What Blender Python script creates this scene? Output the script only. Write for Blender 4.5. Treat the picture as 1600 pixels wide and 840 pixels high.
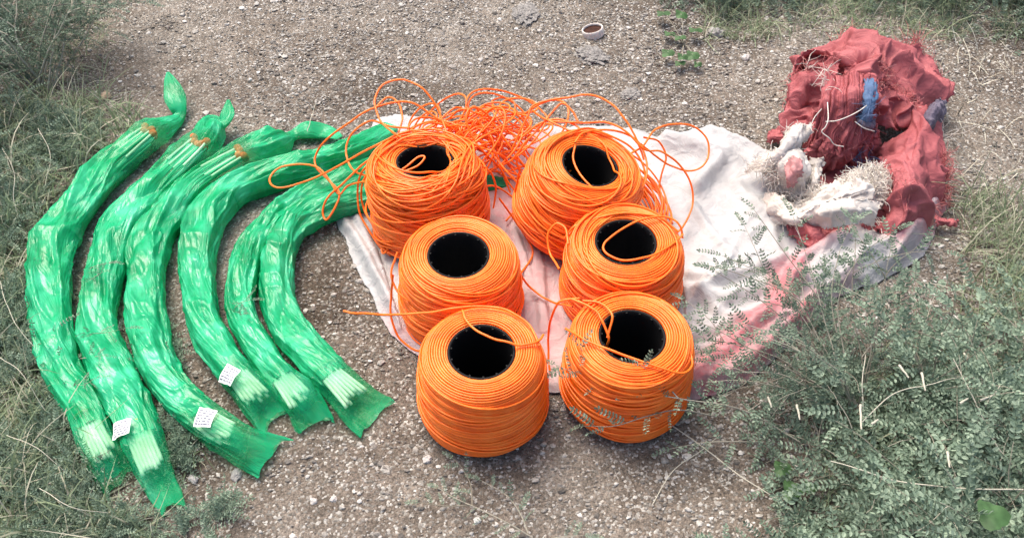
import bpy, math, random
import numpy as np
from mathutils import Vector, Matrix
random.seed(7); rng = np.random.default_rng(7)
PI = math.pi
scene = bpy.context.scene
for o in list(bpy.data.objects): bpy.data.objects.remove(o)
col = scene.collection

# ------------------------------------------------------------------ camera
FPX = 1500.0; CAMH = 1.515; PITCH = math.radians(49)
cd = bpy.data.cameras.new('camera'); cam = bpy.data.objects.new('camera', cd); col.objects.link(cam)
cam.location = (0, 0, CAMH); cam.rotation_euler = (PI/2 - PITCH, 0, 0)
cd.sensor_width = 36; cd.lens = 36*FPX/1600; cd.clip_start = .02; cd.clip_end = 500
scene.camera = cam
# ------------------------------------------------------------------ light
SUN_EL, SUN_AZ = math.radians(62), math.radians(-35)      # azimuth from +Y towards +X
world = bpy.data.worlds.new('World'); scene.world = world; world.use_nodes = True
nt = world.node_tree; bg = nt.nodes['Background']
sky = nt.nodes.new('ShaderNodeTexSky'); sky.sky_type = 'NISHITA'; sky.sun_disc = False
sky.sun_elevation = SUN_EL; sky.sun_rotation = SUN_AZ
sky.air_density = 1.0; sky.dust_density = 6.0; sky.ozone_density = 0.6
nt.links.new(sky.outputs[0], bg.inputs[0]); bg.inputs[1].default_value = 0.13
sl = bpy.data.lights.new('sun', 'SUN'); so = bpy.data.objects.new('sun', sl); col.objects.link(so)
sl.energy = 1.5; sl.angle = math.radians(36); sl.color = (1, .93, .81)
sd = Vector((math.sin(SUN_AZ)*math.cos(SUN_EL), math.cos(SUN_AZ)*math.cos(SUN_EL), math.sin(SUN_EL)))
so.rotation_euler = sd.to_track_quat('Z', 'Y').to_euler(); so.location = sd*5
scene.view_settings.view_transform = 'Standard'; scene.view_settings.look = 'None'
scene.view_settings.exposure = 1.02; scene.view_settings.gamma = 1
scene.view_settings.use_curve_mapping = False

# ------------------------------------------------------------------ projection: a pixel of the 1600x840 photo to a point at height z
_sp, _cp = math.sin(PITCH), math.cos(PITCH)
def P(px, py, z=0.0):
    a = (px-800)/FPX; b = -(py-420)/FPX
    d = np.array([a, _cp + b*_sp, -_sp + b*_cp])
    t = (z-CAMH)/d[2]
    return np.array([0, 0, CAMH]) + d*t
def Q(p):
    p = np.asarray(p, float); x = p[..., 0]; y = p[..., 1]; z = p[..., 2]-CAMH
    dep = y*_cp - z*_sp; up = y*_sp + z*_cp
    return 800 + FPX*x/dep, 420 - FPX*up/dep
def ppm(px, py, z=0.0):
    p = P(px, py, z); return FPX/(p[1]*_cp - (p[2]-CAMH)*_sp)

# ------------------------------------------------------------------ noise
def _h(ix, iy, iz, s):
    n = (ix*374761393 + iy*668265263 + iz*2147483647 + s*1274126177) & 0xffffffff
    n = ((n ^ (n >> 13))*1274126177) & 0xffffffff
    n = ((n ^ (n >> 15))*2246822519) & 0xffffffff
    return ((n ^ (n >> 16)) & 0xffff)/32767.5 - 1
def vn(x, y, z=0.0, s=0):
    x, y, z = np.broadcast_arrays(np.asarray(x, float), np.asarray(y, float), np.asarray(z, float))
    ix, iy, iz = np.floor(x).astype(np.int64), np.floor(y).astype(np.int64), np.floor(z).astype(np.int64)
    fx, fy, fz = x-ix, y-iy, z-iz
    fx = fx*fx*fx*(fx*(fx*6-15)+10); fy = fy*fy*fy*(fy*(fy*6-15)+10); fz = fz*fz*fz*(fz*(fz*6-15)+10)
    r = 0
    for a in (0, 1):
        for b in (0, 1):
            for c in (0, 1):
                r = r + _h(ix+a, iy+b, iz+c, s)*(fx if a else 1-fx)*(fy if b else 1-fy)*(fz if c else 1-fz)
    return r
def fbm(x, y, z=0.0, s=0, o=4):
    r = 0; a = 1; f = 1; t = 0
    for k in range(o):
        r = r + a*vn(np.asarray(x)*f, np.asarray(y)*f, np.asarray(z)*f, s+k*17); t += a; a *= .5; f *= 2.03
    return r/t
def ridge(x, y, z=0.0, s=0, o=3):
    r = 0; a = 1; f = 1; t = 0
    for k in range(o):
        r = r + a*(1-np.minimum(1, np.abs(vn(np.asarray(x)*f, np.asarray(y)*f, np.asarray(z)*f, s+k*31))*2.2))**1.5; t += a; a *= .5; f *= 1.9
    return r/t
def sstep(a, b, x):
    t = np.clip((x-a)/(b-a), 0, 1); return t*t*(3-2*t)
def inpoly(px, py, poly):
    r = np.zeros(np.shape(px), bool); n = len(poly)
    for i in range(n):
        x1, y1 = poly[i]; x2, y2 = poly[(i+1) % n]
        if y1 == y2: continue
        c = ((y1 > py) != (y2 > py)) & (px < (x2-x1)*(py-y1)/(y2-y1)+x1)
        r ^= c
    return r
def dpoly(px, py, line):                     # distance to an open polyline
    d = np.full(np.shape(px), 1e9)
    for (x1, y1), (x2, y2) in zip(line[:-1], line[1:]):
        L = (x2-x1)**2+(y2-y1)**2
        t = np.clip(((px-x1)*(x2-x1)+(py-y1)*(y2-y1))/L, 0, 1)
        d = np.minimum(d, np.hypot(px-x1-t*(x2-x1), py-y1-t*(y2-y1)))
    return d

# ------------------------------------------------------------------ mesh building
def link(name, V, quads=None, tris=None, mat=None, parent=None, smooth=True, attr=None, loc=None):
    me = bpy.data.meshes.new(name); V = np.asarray(V, np.float32)
    q = np.zeros((0, 4), np.int32) if quads is None else np.asarray(quads, np.int32).reshape(-1, 4)
    t = np.zeros((0, 3), np.int32) if tris is None else np.asarray(tris, np.int32).reshape(-1, 3)
    me.vertices.add(len(V)); me.vertices.foreach_set('co', V.ravel())
    nl = len(q)*4+len(t)*3; me.loops.add(nl); me.loops.foreach_set('vertex_index', np.concatenate([q.ravel(), t.ravel()]))
    me.polygons.add(len(q)+len(t))
    st = np.concatenate([np.arange(len(q))*4, len(q)*4+np.arange(len(t))*3]).astype(np.int32)
    me.polygons.foreach_set('loop_start', st)
    me.polygons.foreach_set('use_smooth', np.full(len(st), smooth))
    if attr:
        for k, v in attr.items():
            at = me.attributes.new(k, 'FLOAT', 'POINT'); at.data.foreach_set('value', np.asarray(v, np.float32))
    me.update(calc_edges=True); me.validate()
    if mat: me.materials.append(mat)
    o = bpy.data.objects.new(name, me); col.objects.link(o)
    if parent: o.parent = parent
    if loc is not None: o.location = loc
    return o
class MB:
    def __init__(s): s.V = []; s.Q = []; s.T = []; s.n = 0
    def add(s, V, Qd=None, T=None):
        V = np.asarray(V, float).reshape(-1, 3); s.V.append(V)
        if Qd is not None and len(Qd): s.Q.append(np.asarray(Qd)+s.n)
        if T is not None and len(T): s.T.append(np.asarray(T)+s.n)
        s.n += len(V)
    def out(s, name, mat, parent=None, smooth=True, origin=None, attr=None):
        V = np.concatenate(s.V); loc = None
        if origin is not None: V = V-np.asarray(origin); loc = origin if parent is None else None
        return link(name, V, np.concatenate(s.Q) if s.Q else None, np.concatenate(s.T) if s.T else None, mat, parent, smooth, attr, loc)
def cr(pts, n):                              # Catmull-Rom through points, n samples
    p = np.asarray(pts, float); m = len(p)
    e = np.vstack([2*p[0]-p[1], p, 2*p[-1]-p[-2]])
    d = np.concatenate([[0], np.cumsum(np.sqrt(np.maximum(1e-9, np.linalg.norm(np.diff(p[:, :3], axis=0), axis=1))))])
    u = np.interp(np.linspace(0, d[-1], n), d, np.arange(m))
    i = np.minimum(u.astype(int), m-2); t = (u-i)[:, None]
    a, b, c, f = e[i], e[i+1], e[i+2], e[i+3]
    return .5*((2*b)+(c-a)*t+(2*a-5*b+4*c-f)*t*t+(3*b-a-3*c+f)*t**3)
def gridq(n, m, close_m=False):
    i = np.arange(n-1)[:, None]; j = np.arange(m if close_m else m-1)[None]
    j2 = (j+1) % m
    return np.stack([i*m+j, i*m+j2, (i+1)*m+j2, (i+1)*m+j], -1).reshape(-1, 4)
def tube(path, r, k=6, cap=True):
    p = np.asarray(path, float); n = len(p)
    T = np.gradient(p, axis=0); T /= np.linalg.norm(T, axis=1)[:, None]+1e-12
    N = np.zeros_like(p); v = np.array([0, 0, 1.]) if abs(T[0, 2]) < .9 else np.array([1., 0, 0])
    for i in range(n):
        v = v-T[i]*v.dot(T[i]); v /= math.sqrt(v.dot(v))+1e-12; N[i] = v
    B = np.cross(T, N); a = np.arange(k)*2*PI/k
    r = np.broadcast_to(np.asarray(r, float), (n,))[:, None, None]
    V = p[:, None]+r*(np.cos(a)[None, :, None]*N[:, None]+np.sin(a)[None, :, None]*B[:, None])
    return V.reshape(-1, 3), gridq(n, k, True)
def lathe(prof, k=64):
    prof = np.asarray(prof, float); a = np.arange(k)*2*PI/k
    V = np.stack([prof[:, :1]*np.cos(a), prof[:, :1]*np.sin(a), np.repeat(prof[:, 1:2], k, 1)], -1)
    return V.reshape(-1, 3), gridq(len(prof), k, True)
def tag(o, label=None, cat=None, group=None, kind=None):
    if label: o['label'] = label
    if cat: o['category'] = cat
    if group: o['group'] = group
    if kind: o['kind'] = kind
    return o
def empty(name, loc):
    o = bpy.data.objects.new(name, None); col.objects.link(o); o.location = loc; o.empty_display_size = .05; return o

# ------------------------------------------------------------------ materials
def newmat(name):
    m = bpy.data.materials.new(name); m.use_nodes = True
    n = m.node_tree; return m, n, n.nodes['Principled BSDF'], n.nodes['Material Output']
def ND(n, t, **kw):
    x = n.nodes.new(t)
    for k, v in kw.items(): setattr(x, k, v)
    return x
def noise(n, scale, detail=4, rough=.6, vec=None):
    x = ND(n, 'ShaderNodeTexNoise'); x.inputs['Scale'].default_value = scale; x.inputs['Detail'].default_value = detail; x.inputs['Roughness'].default_value = rough
    if vec is not None: n.links.new(vec, x.inputs['Vector'])
    return x
def ramp(n, fac, stops):
    x = ND(n, 'ShaderNodeValToRGB'); e = x.color_ramp.elements
    while len(e) > 1: e.remove(e[-1])
    e[0].position = stops[0][0]; e[0].color = (*stops[0][1], 1)
    for p, c in stops[1:]:
        q = e.new(p); q.color = (*c, 1)
    n.links.new(fac, x.inputs[0]); return x
def bump(n, h, dist, bs, strength=1, prev=None):
    x = ND(n, 'ShaderNodeBump'); x.inputs['Strength'].default_value = strength; x.inputs['Distance'].default_value = dist
    n.links.new(h, x.inputs['Height'])
    if prev: n.links.new(prev.outputs[0], x.inputs['Normal'])
    if bs: n.links.new(x.outputs[0], bs.inputs['Normal'])
    return x
def mixc(n, fac, a, b, mode='MIX'):
    x = ND(n, 'ShaderNodeMix', data_type='RGBA', blend_type=mode)
    for s, v in ((0, fac), (6, a), (7, b)):
        if isinstance(v, (int, float)): x.inputs[s].default_value = v
        elif isinstance(v, tuple): x.inputs[s].default_value = (*v, 1)
        else: n.links.new(v, x.inputs[s])
    return x.outputs[2]
def island_mat(name, stops, rough=.8, transl=0.0, nscale=None, spec=.3):
    m, n, b, out = newmat(name)
    g = ND(n, 'ShaderNodeNewGeometry'); r = ramp(n, g.outputs['Random Per Island'], stops)
    c = r.outputs[0]
    if nscale:
        tc = ND(n, 'ShaderNodeTexCoord'); no = noise(n, nscale, 3, .6, tc.outputs['Object'])
        rr = ramp(n, no.outputs[0], [(.3, (.6, .6, .6)), (.7, (1.25, 1.25, 1.25))]); c = mixc(n, 1, c, rr.outputs[0], 'MULTIPLY')
    n.links.new(c, b.inputs['Base Color']); b.inputs['Roughness'].default_value = rough; b.inputs['Specular IOR Level'].default_value = spec
    if transl:
        t = ND(n, 'ShaderNodeBsdfTranslucent'); n.links.new(c, t.inputs[0])
        mx = ND(n, 'ShaderNodeMixShader'); mx.inputs[0].default_value = transl
        n.links.new(b.outputs[0], mx.inputs[1]); n.links.new(t.outputs[0], mx.inputs[2]); n.links.new(mx.outputs[0], out.inputs[0])
    return m
def plain(name, c, rough=.5, spec=.5, nscale=None, var=.25):
    m, n, b, out = newmat(name); b.inputs['Base Color'].default_value = (*c, 1); b.inputs['Roughness'].default_value = rough; b.inputs['Specular IOR Level'].default_value = spec
    if nscale:
        tc = ND(n, 'ShaderNodeTexCoord'); no = noise(n, nscale, 4, .6, tc.outputs['Object'])
        r = ramp(n, no.outputs[0], [(.3, tuple(x*(1-var) for x in c)), (.7, tuple(min(1, x*(1+var)) for x in c))])
        n.links.new(r.outputs[0], b.inputs['Base Color'])
    return m

# orange cord
M_CORD, n, b, _ = newmat('orange_cord')
tc = ND(n, 'ShaderNodeTexCoord'); no = noise(n, 22, 4, .65, tc.outputs['Object'])
r = ramp(n, no.outputs[0], [(.3, (.86, .125, .005)), (.5, (.98, .175, .009)), (.68, (1.0, .235, .026))]); n.links.new(r.outputs[0], b.inputs['Base Color'])
b.inputs['Roughness'].default_value = .36; b.inputs['Specular IOR Level'].default_value = .45
M_BLACK = plain('black_plastic', (.006, .006, .0065), .6, .18)
# green film
M_FILM, n, b, out = newmat('green_film')
tc = ND(n, 'ShaderNodeTexCoord')
n1 = noise(n, 9, 3, .55, tc.outputs['Object']); n1.inputs['Distortion'].default_value = 1.2
r1 = ramp(n, n1.outputs[0], [(.3, (.003, .33, .12)), (.5, (.010, .52, .22)), (.68, (.07, .70, .38))])
n.links.new(r1.outputs[0], b.inputs['Base Color']); b.inputs['Roughness'].default_value = .17; b.inputs['Specular IOR Level'].default_value = .6
av = [ND(n, 'ShaderNodeAttribute', attribute_name=k_) for k_ in ('su', 'sc', 'ss')]; cv = ND(n, 'ShaderNodeCombineXYZ')
for k_ in range(3): n.links.new(av[k_].outputs['Fac'], cv.inputs[k_])
w = noise(n, 1.0, 2.6, .5, cv.outputs[0]); w.inputs['Distortion'].default_value = .8
vo = ND(n, 'ShaderNodeTexVoronoi', feature='DISTANCE_TO_EDGE'); vo.inputs['Scale'].default_value = 16; vo.inputs['Randomness'].default_value = 1; n.links.new(tc.outputs['Object'], vo.inputs['Vector'])
wr = ND(n, 'ShaderNodeMath', operation='PINGPONG'); wr.inputs[1].default_value = .11; n.links.new(w.outputs[0], wr.inputs[0])
b1 = bump(n, wr.outputs[0], .022, None, .45); wf = noise(n, 2.9, 2, .5, cv.outputs[0]); wf.inputs['Distortion'].default_value = .6; wg = ND(n, 'ShaderNodeMath', operation='PINGPONG'); wg.inputs[1].default_value = .12; n.links.new(wf.outputs[0], wg.inputs[0]); b2 = bump(n, wg.outputs[0], .009, b, .22, b1)
tl = ND(n, 'ShaderNodeBsdfTranslucent'); n.links.new(r1.outputs[0], tl.inputs[0]); n.links.new(b2.outputs[0], tl.inputs['Normal'])
tr = ND(n, 'ShaderNodeBsdfTransparent'); ta = ND(n, 'ShaderNodeAttribute', attribute_name='tint'); tc_ = mixc(n, ta.outputs['Fac'], (.35, .98, .72), (.86, .98, .86)); n.links.new(tc_, tr.inputs[0])
m1 = ND(n, 'ShaderNodeMixShader'); m1.inputs[0].default_value = .3; n.links.new(b.outputs[0], m1.inputs[1]); n.links.new(tl.outputs[0], m1.inputs[2])
at = ND(n, 'ShaderNodeAttribute', attribute_name='clear')
m2 = ND(n, 'ShaderNodeMixShader'); n.links.new(at.outputs['Fac'], m2.inputs[0]); n.links.new(m1.outputs[0], m2.inputs[1]); n.links.new(tr.outputs[0], m2.inputs[2])
n.links.new(m2.outputs[0], out.inputs[0])
M_TEAL = island_mat('teal_tubes', [(0, (.06, .50, .36)), (.5, (.03, .42, .22)), (1, (.25, .70, .58))], .4)
M_ROD = plain('pale_rods', (.80, .90, .80), .45, .5)
M_TIP = plain('orange_red_tips', (.78, .16, .05), .5, .5, 60)
M_TIE = plain('yellow_tie', (.55, .45, .12), .6)
M_PAPER = plain('paper', (.80, .80, .80), .7, .3, 40, .06)
M_INK = plain('grey_ink', (.16, .16, .22), .8)
# woven sack, white with pink print; the weave is a fine two-way wave
def weave_mat(name, base, dark, pink=None, scale=1300, transl=.12):
    m, n, b, out = newmat(name); tc = ND(n, 'ShaderNodeTexCoord')
    no = noise(n, 12, 5, .6, tc.outputs['Object'])
    r = ramp(n, no.outputs[0], [(.3, dark), (.62, base)]); c = r.outputs[0]
    wv = []
    mp = ND(n, 'ShaderNodeMapping'); mp.inputs['Rotation'].default_value = (.3, .2, .5); n.links.new(tc.outputs['Object'], mp.inputs[0])
    for ax in ('X', 'Y'):
        x = ND(n, 'ShaderNodeTexWave', bands_direction=ax); x.inputs['Scale'].default_value = scale/6.28; x.inputs['Distortion'].default_value = 1.0; n.links.new(mp.outputs[0], x.inputs[0]); wv.append(x)
    ad = ND(n, 'ShaderNodeMath', operation='ADD'); n.links.new(wv[0].outputs['Fac'], ad.inputs[0]); n.links.new(wv[1].outputs['Fac'], ad.inputs[1])
    if pink:
        a = ND(n, 'ShaderNodeAttribute', attribute_name='pink'); n2 = noise(n, 70, 4, .7, tc.outputs['Object'])
        rr = ramp(n, n2.outputs[0], [(.35, (.55, .55, .55)), (.6, (1, 1, 1))])
        mu = ND(n, 'ShaderNodeMath', operation='MULTIPLY'); n.links.new(a.outputs['Fac'], mu.inputs[0]); n.links.new(rr.outputs[0], mu.inputs[1])
        c = mixc(n, mu.outputs[0], c, pink)
    r3 = ramp(n, ad.outputs[0], [(0, (.90, .90, .90)), (1, (1.05, 1.05, 1.05))]); c = mixc(n, 1, c, r3.outputs[0], 'MULTIPLY')
    n.links.new(c, b.inputs['Base Color']); b.inputs['Roughness'].default_value = .55; b.inputs['Specular IOR Level'].default_value = .35
    cn = noise(n, 28, 3, .5, tc.outputs['Object']); cn.inputs['Distortion'].default_value = 1.0
    pp = ND(n, 'ShaderNodeMath', operation='PINGPONG'); pp.inputs[1].default_value = .3; n.links.new(cn.outputs[0], pp.inputs[0])
    b1 = bump(n, pp.outputs[0], .016, None, .45); bump(n, ad.outputs[0], .0006, b, .35, b1)
    t = ND(n, 'ShaderNodeBsdfTranslucent'); n.links.new(c, t.inputs[0]); mx = ND(n, 'ShaderNodeMixShader'); mx.inputs[0].default_value = transl
    n.links.new(b.outputs[0], mx.inputs[1]); n.links.new(t.outputs[0], mx.inputs[2]); n.links.new(mx.outputs[0], out.inputs[0])
    return m
M_SACK = weave_mat('white_weave', (.54, .54, .545), (.42, .415, .415), (.70, .13, .16))
M_CREAM = weave_mat('cream_weave', (.74, .70, .65), (.58, .52, .47))
M_RED = weave_mat('red_weave', (.47, .135, .145), (.31, .070, .080))
M_REDTH = island_mat('red_threads', [(0, (.32, .07, .075)), (.6, (.50, .14, .14)), (1, (.62, .32, .30))], .5)
M_CREAMTH = island_mat('cream_threads', [(0, (.55, .50, .44)), (1, (.80, .76, .70))], .5)
M_BLUE = weave_mat('blue_weave', (.10, .21, .38), (.07, .10, .20))
M_GREY = weave_mat('grey_blue_weave', (.17, .15, .20), (.10, .08, .12))
# plants
GR = lambda k, h=0: [(0, (.052*k, .080*k, .056*k)), (.5, (.098*k, .138*k, .100*k)), (1, (.172*k, .220*k, .162*k))]
M_LEAF = island_mat('grey_green_leaves', GR(1.95), .6, .25)
M_LEAF2 = island_mat('dark_grey_green_leaves', GR(1.5), .6, .2)
M_GLEAF = island_mat('bright_green_leaves', [(0, (.06, .14, .05)), (1, (.11, .20, .08))], .5, .25, 40)
M_GRASS = island_mat('grass_blades', [(0, (.14, .19, .11)), (.4, (.25, .32, .19)), (.72, (.35, .41, .26)), (.82, (.45, .44, .33)), (1, (.60, .57, .46))], .6, .35)
M_STEM = island_mat('grey_stems', [(0, (.20, .18, .14)), (1, (.40, .38, .31))], .8)
M_STRAW = island_mat('dry_straw', [(0, (.34, .31, .24)), (1, (.60, .58, .48))], .7)
M_WOOD = plain('dark_twig', (.09, .075, .06), .9)

# ------------------------------------------------------------------ ground
SACK = [(524,346),(548,312),(566,240),(585,188),(622,180),(700,196),(800,208),(870,196),(960,194),(1030,214),(1110,200),(1160,218),(1212,246),(1262,285),(1330,330),(1420,330),(1462,296),(1480,312),(1470,350),(1440,402),(1400,432),(1300,472),(1265,510),(1205,570),(1145,610),(1085,628),(960,606),(860,616),(760,606),(655,562),(612,522),(580,462),(548,400)]
def G(x, y):
    return .010*fbm(np.asarray(x)*1.6, np.asarray(y)*1.6, 0, 3, 3) + .0035*fbm(np.asarray(x)*11, np.asarray(y)*11, 0, 5, 3)
def gP(px, py, dz=0.0):
    p = P(px, py, 0); g = float(G(p[0], p[1])); return P(px, py, g+dz)
def lin(a, b, s): return list(np.arange(a, b, s))
xs = np.array([-60, -25, -10, -5, -3, -2.2] + lin(-1.7, 1.7, .0085) + [2.2, 3, 5, 10, 25, 60])
ys = np.array([-60, -20, -6, -2, -.6, .1] + lin(.45, 3.2, .0085) + [3.6, 4.2, 5, 8, 14, 30, 80])
X, Y = np.meshgrid(xs, ys)
Z = G(X, Y)
fine = .0028*fbm(X*60, Y*60, 0, 9, 3) + .0035*np.maximum(0, fbm(X*28, Y*28, 0, 19, 2))
qx, qy = Q(np.stack([X, Y, Z], -1))
Z = Z + fine*(~inpoly(qx, qy, SACK)) - .002*inpoly(qx, qy, SACK)
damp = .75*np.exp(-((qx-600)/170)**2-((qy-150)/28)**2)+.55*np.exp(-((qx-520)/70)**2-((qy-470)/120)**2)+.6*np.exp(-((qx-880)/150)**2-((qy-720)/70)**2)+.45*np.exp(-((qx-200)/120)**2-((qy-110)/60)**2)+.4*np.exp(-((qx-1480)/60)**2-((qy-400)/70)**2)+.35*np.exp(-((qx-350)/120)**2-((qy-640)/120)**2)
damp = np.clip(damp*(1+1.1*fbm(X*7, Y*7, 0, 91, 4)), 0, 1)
MG, n, b, out = newmat('gravelly_soil'); tc = ND(n, 'ShaderNodeTexCoord')
big = noise(n, 1.7, 3, .55, tc.outputs['Object']); mid = noise(n, 14, 6, .7, tc.outputs['Object']); fin = noise(n, 160, 4, .8, tc.outputs['Object'])
rb = ramp(n, big.outputs[0], [(.35, (.140, .116, .096)), (.5, (.212, .180, .150)), (.66, (.282, .252, .218))])
rm = ramp(n, mid.outputs[0], [(.3, (.62, .60, .58)), (.7, (1.25, 1.25, 1.25))])
rf = ramp(n, fin.outputs[0], [(.32, (.42, .42, .42)), (.5, (.95, .95, .95)), (.70, (1.75, 1.75, 1.75))])
c = mixc(n, 1, rb.outputs[0], rm.outputs[0], 'MULTIPLY'); c = mixc(n, 1, c, rf.outputs[0], 'MULTIPLY')
v = ND(n, 'ShaderNodeTexVoronoi'); v.inputs['Scale'].default_value = 230; n.links.new(tc.outputs['Object'], v.inputs['Vector'])
sx = ND(n, 'ShaderNodeSeparateColor'); n.links.new(v.outputs['Color'], sx.inputs[0])
rv = ramp(n, sx.outputs[0], [(.72, (0, 0, 0)), (.76, (1, 1, 1))]); rg = ramp(n, sx.outputs[1], [(0, (.13, .12, .105)), (.5, (.30, .28, .25)), (1, (.56, .54, .50))])
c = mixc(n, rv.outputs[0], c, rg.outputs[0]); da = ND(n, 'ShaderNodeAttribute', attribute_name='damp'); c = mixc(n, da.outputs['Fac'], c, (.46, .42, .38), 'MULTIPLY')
n.links.new(c, b.inputs['Base Color']); b.inputs['Roughness'].default_value = .95; b.inputs['Specular IOR Level'].default_value = .15
b1 = bump(n, fin.outputs[0], .006, None, .8); iv = ND(n, 'ShaderNodeMath', operation='MULTIPLY'); iv.inputs[1].default_value = -1; n.links.new(v.outputs['Distance'], iv.inputs[0]); bump(n, iv.outputs[0], .003, b, .7, b1)
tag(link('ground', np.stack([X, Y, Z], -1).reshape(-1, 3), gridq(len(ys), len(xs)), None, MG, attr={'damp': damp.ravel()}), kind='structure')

# loose gravel: tens of thousands of small angular stones, one object
phi = (1+5**.5)/2
ICO = np.array([(-1,phi,0),(1,phi,0),(-1,-phi,0),(1,-phi,0),(0,-1,phi),(0,1,phi),(0,-1,-phi),(0,1,-phi),(phi,0,-1),(phi,0,1),(-phi,0,-1),(-phi,0,1)])/math.hypot(1, phi)
ICF = np.array([(0,11,5),(0,5,1),(0,1,7),(0,7,10),(0,10,11),(1,5,9),(5,11,4),(11,10,2),(10,7,6),(7,1,8),(3,9,4),(3,4,2),(3,2,6),(3,6,8),(3,8,9),(4,9,5),(2,4,11),(6,2,10),(8,6,7),(9,8,1)])
def rocks(N, x, y, size, sink=.35):
    A = rng.normal(size=(N, 3, 3)); Qr, _ = np.linalg.qr(A)
    V = ICO[None]*(1+.28*rng.normal(size=(N, 12, 1)).clip(-1.3, 1.3))
    sc = size[:, None, None]*np.stack([np.ones(N), rng.uniform(.6, 1, N), rng.uniform(.4, .8, N)], -1)[:, None]
    V = np.einsum('nij,nkj->nki', Qr, V)*sc
    V[..., 2] *= .75
    z = G(x, y)+.001+size*(.5-sink)
    V += np.stack([x, y, z], -1)[:, None]
    F = (ICF[None]+12*np.arange(N)[:, None, None]).reshape(-1, 3)
    return V.reshape(-1, 3), F
N = 175000
gx = rng.uniform(-1.65, 1.65, N); gy = rng.uniform(.5, 3.1, N)
qx, qy = Q(np.stack([gx, gy, 0*gx], -1))
dens = .50+.75*fbm(gx*2.2, gy*2.2, 0, 41, 3)+.45*fbm(gx*13, gy*13, 0, 43, 2)+.22*sstep(450, 100, qy)
dens *= 1-.55*np.exp(-((qx-880)/130)**2-((qy-710)/60)**2)
keep = (rng.uniform(size=N) < dens.clip(.10, 1)) & ~inpoly(qx, qy, SACK)
gx, gy = gx[keep], gy[keep]; N = len(gx)
size = .0010+.0010*rng.gamma(1.4, 1, N); size = size.clip(0, .0085)
V, F = rocks(N, gx, gy, size)
M_GRAV = island_mat('gravel_stones', [(0, (.11, .10, .088)), (.35, (.22, .20, .18)), (.7, (.33, .31, .28)), (.9, (.46, .44, .41)), (1, (.66, .64, .60))], .85, 0, 220, .25)
tag(link('gravel', V, None, F, M_GRAV, smooth=False), 'loose grey and pale gravel scattered over the brown soil', 'gravel', kind='stuff')

def one_rock(name, px, py, size, flat, mat, label, cat, seed, group=None, rough=.3, lump=3):
    import bmesh
    bm = bmesh.new(); bmesh.ops.create_icosphere(bm, subdivisions=4, radius=1)
    V = np.array([v.co[:] for v in bm.verts]); F = [[v.index for v in f.verts] for f in bm.faces]; bm.free()
    d = 1+rough*fbm(V[:, 0]*lump*.5, V[:, 1]*lump*.5, V[:, 2]*lump*.5, seed, 4)*1.6+.05*np.round(4*vn(V[:,0]*2, V[:,1]*2, V[:,2]*2, seed+5))/2
    V = V*d[:, None]*np.array([size, size*.75, size*flat]); p = gP(px, py); V[:, 2] += size*flat*.45
    o = link(name, V, None, F, mat, smooth=False, loc=p); o.rotation_euler[2] = seed; return tag(o, label, cat, group)
M_ROCK = plain('pale_grey_rock', (.34, .33, .32), .9, .2, 30, .3); M_WROCK = plain('white_rock', (.52, .49, .46), .8, .2, 30, .2)
M_TAN = plain('tan_rock', (.40, .30, .22), .9, .2, 30, .25); M_CLOD = plain('grey_clod', (.22, .21, .20), .95, .1, 150, .6)
one_rock('stone', 1118, 54, .022, .6, M_ROCK, 'rounded grey stone right of the round leafed weed', 'stone', 3)
one_rock('stone', 1165, 91, .011, .6, M_WROCK, 'small white stone left of the red sack near its top', 'stone', 4)
one_rock('stone', 167, 153, .015, .6, M_TAN, 'tan stone at the top of the left grass patch', 'stone', 5)
one_rock('stone', 370, 742, .012, .6, M_ROCK, 'grey pebble below the third green packet from the left', 'stone', 8)
one_rock('stone', 490, 783, .0075, .7, M_WROCK, 'round white pebble, left of two on the bare soil at the bottom', 'stone', 6)
one_rock('stone', 521, 780, .0065, .7, M_WROCK, 'white pebble, right of two on the bare soil at the bottom', 'stone', 7)
one_rock('stone', 302, 749, .009, .7, M_WROCK, 'pale pebble right of the lowest green packet tip', 'stone', 9)
one_rock('stone', 668, 719, .009, .7, M_WROCK, 'white pebble just below left of the front orange spool', 'stone', 10)
one_rock('dirt_clod', 925, 88, .040, .22, M_CLOD, 'rough dark grey clod of earth below the round tin lid', 'clod', 12, None, .42, 7)
one_rock('dirt_clod', 822, 24, .045, .2, M_CLOD, 'rough grey clod of earth at the top edge left of the tin lid', 'clod', 14, None, .42, 7)
one_rock('dirt_clod', 985, 148, .026, .2, M_CLOD, 'small grey clod of earth above the back right orange spool', 'clod', 16, None, .42, 7)

# round tin lid
p = gP(926, 48, .011); t = empty('tin_lid', p); tag(t, 'small round tin lid with rusty inside and white rim lying on the gravel', 'lid')
t.rotation_euler = (-.05, -.22, 0); t.scale = (1.3, 1.1, 1.2)
V, F = lathe([(.0001, -.0005), (.012, -.0003), (.0195, .001)], 40); link('lid_inside', V, F, None, plain('rust', (.05, .022, .016), .9, .2, 90, .5), t)
V, F = lathe([(.0190, .002), (.0193, .0055), (.0205, .0065), (.0218, .0055), (.0225, .000), (.0220, -.012)], 40); link('lid_rim', V, F, None, plain('white_rim', (.62, .58, .54), .6, .4, 120, .25), t)

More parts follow.
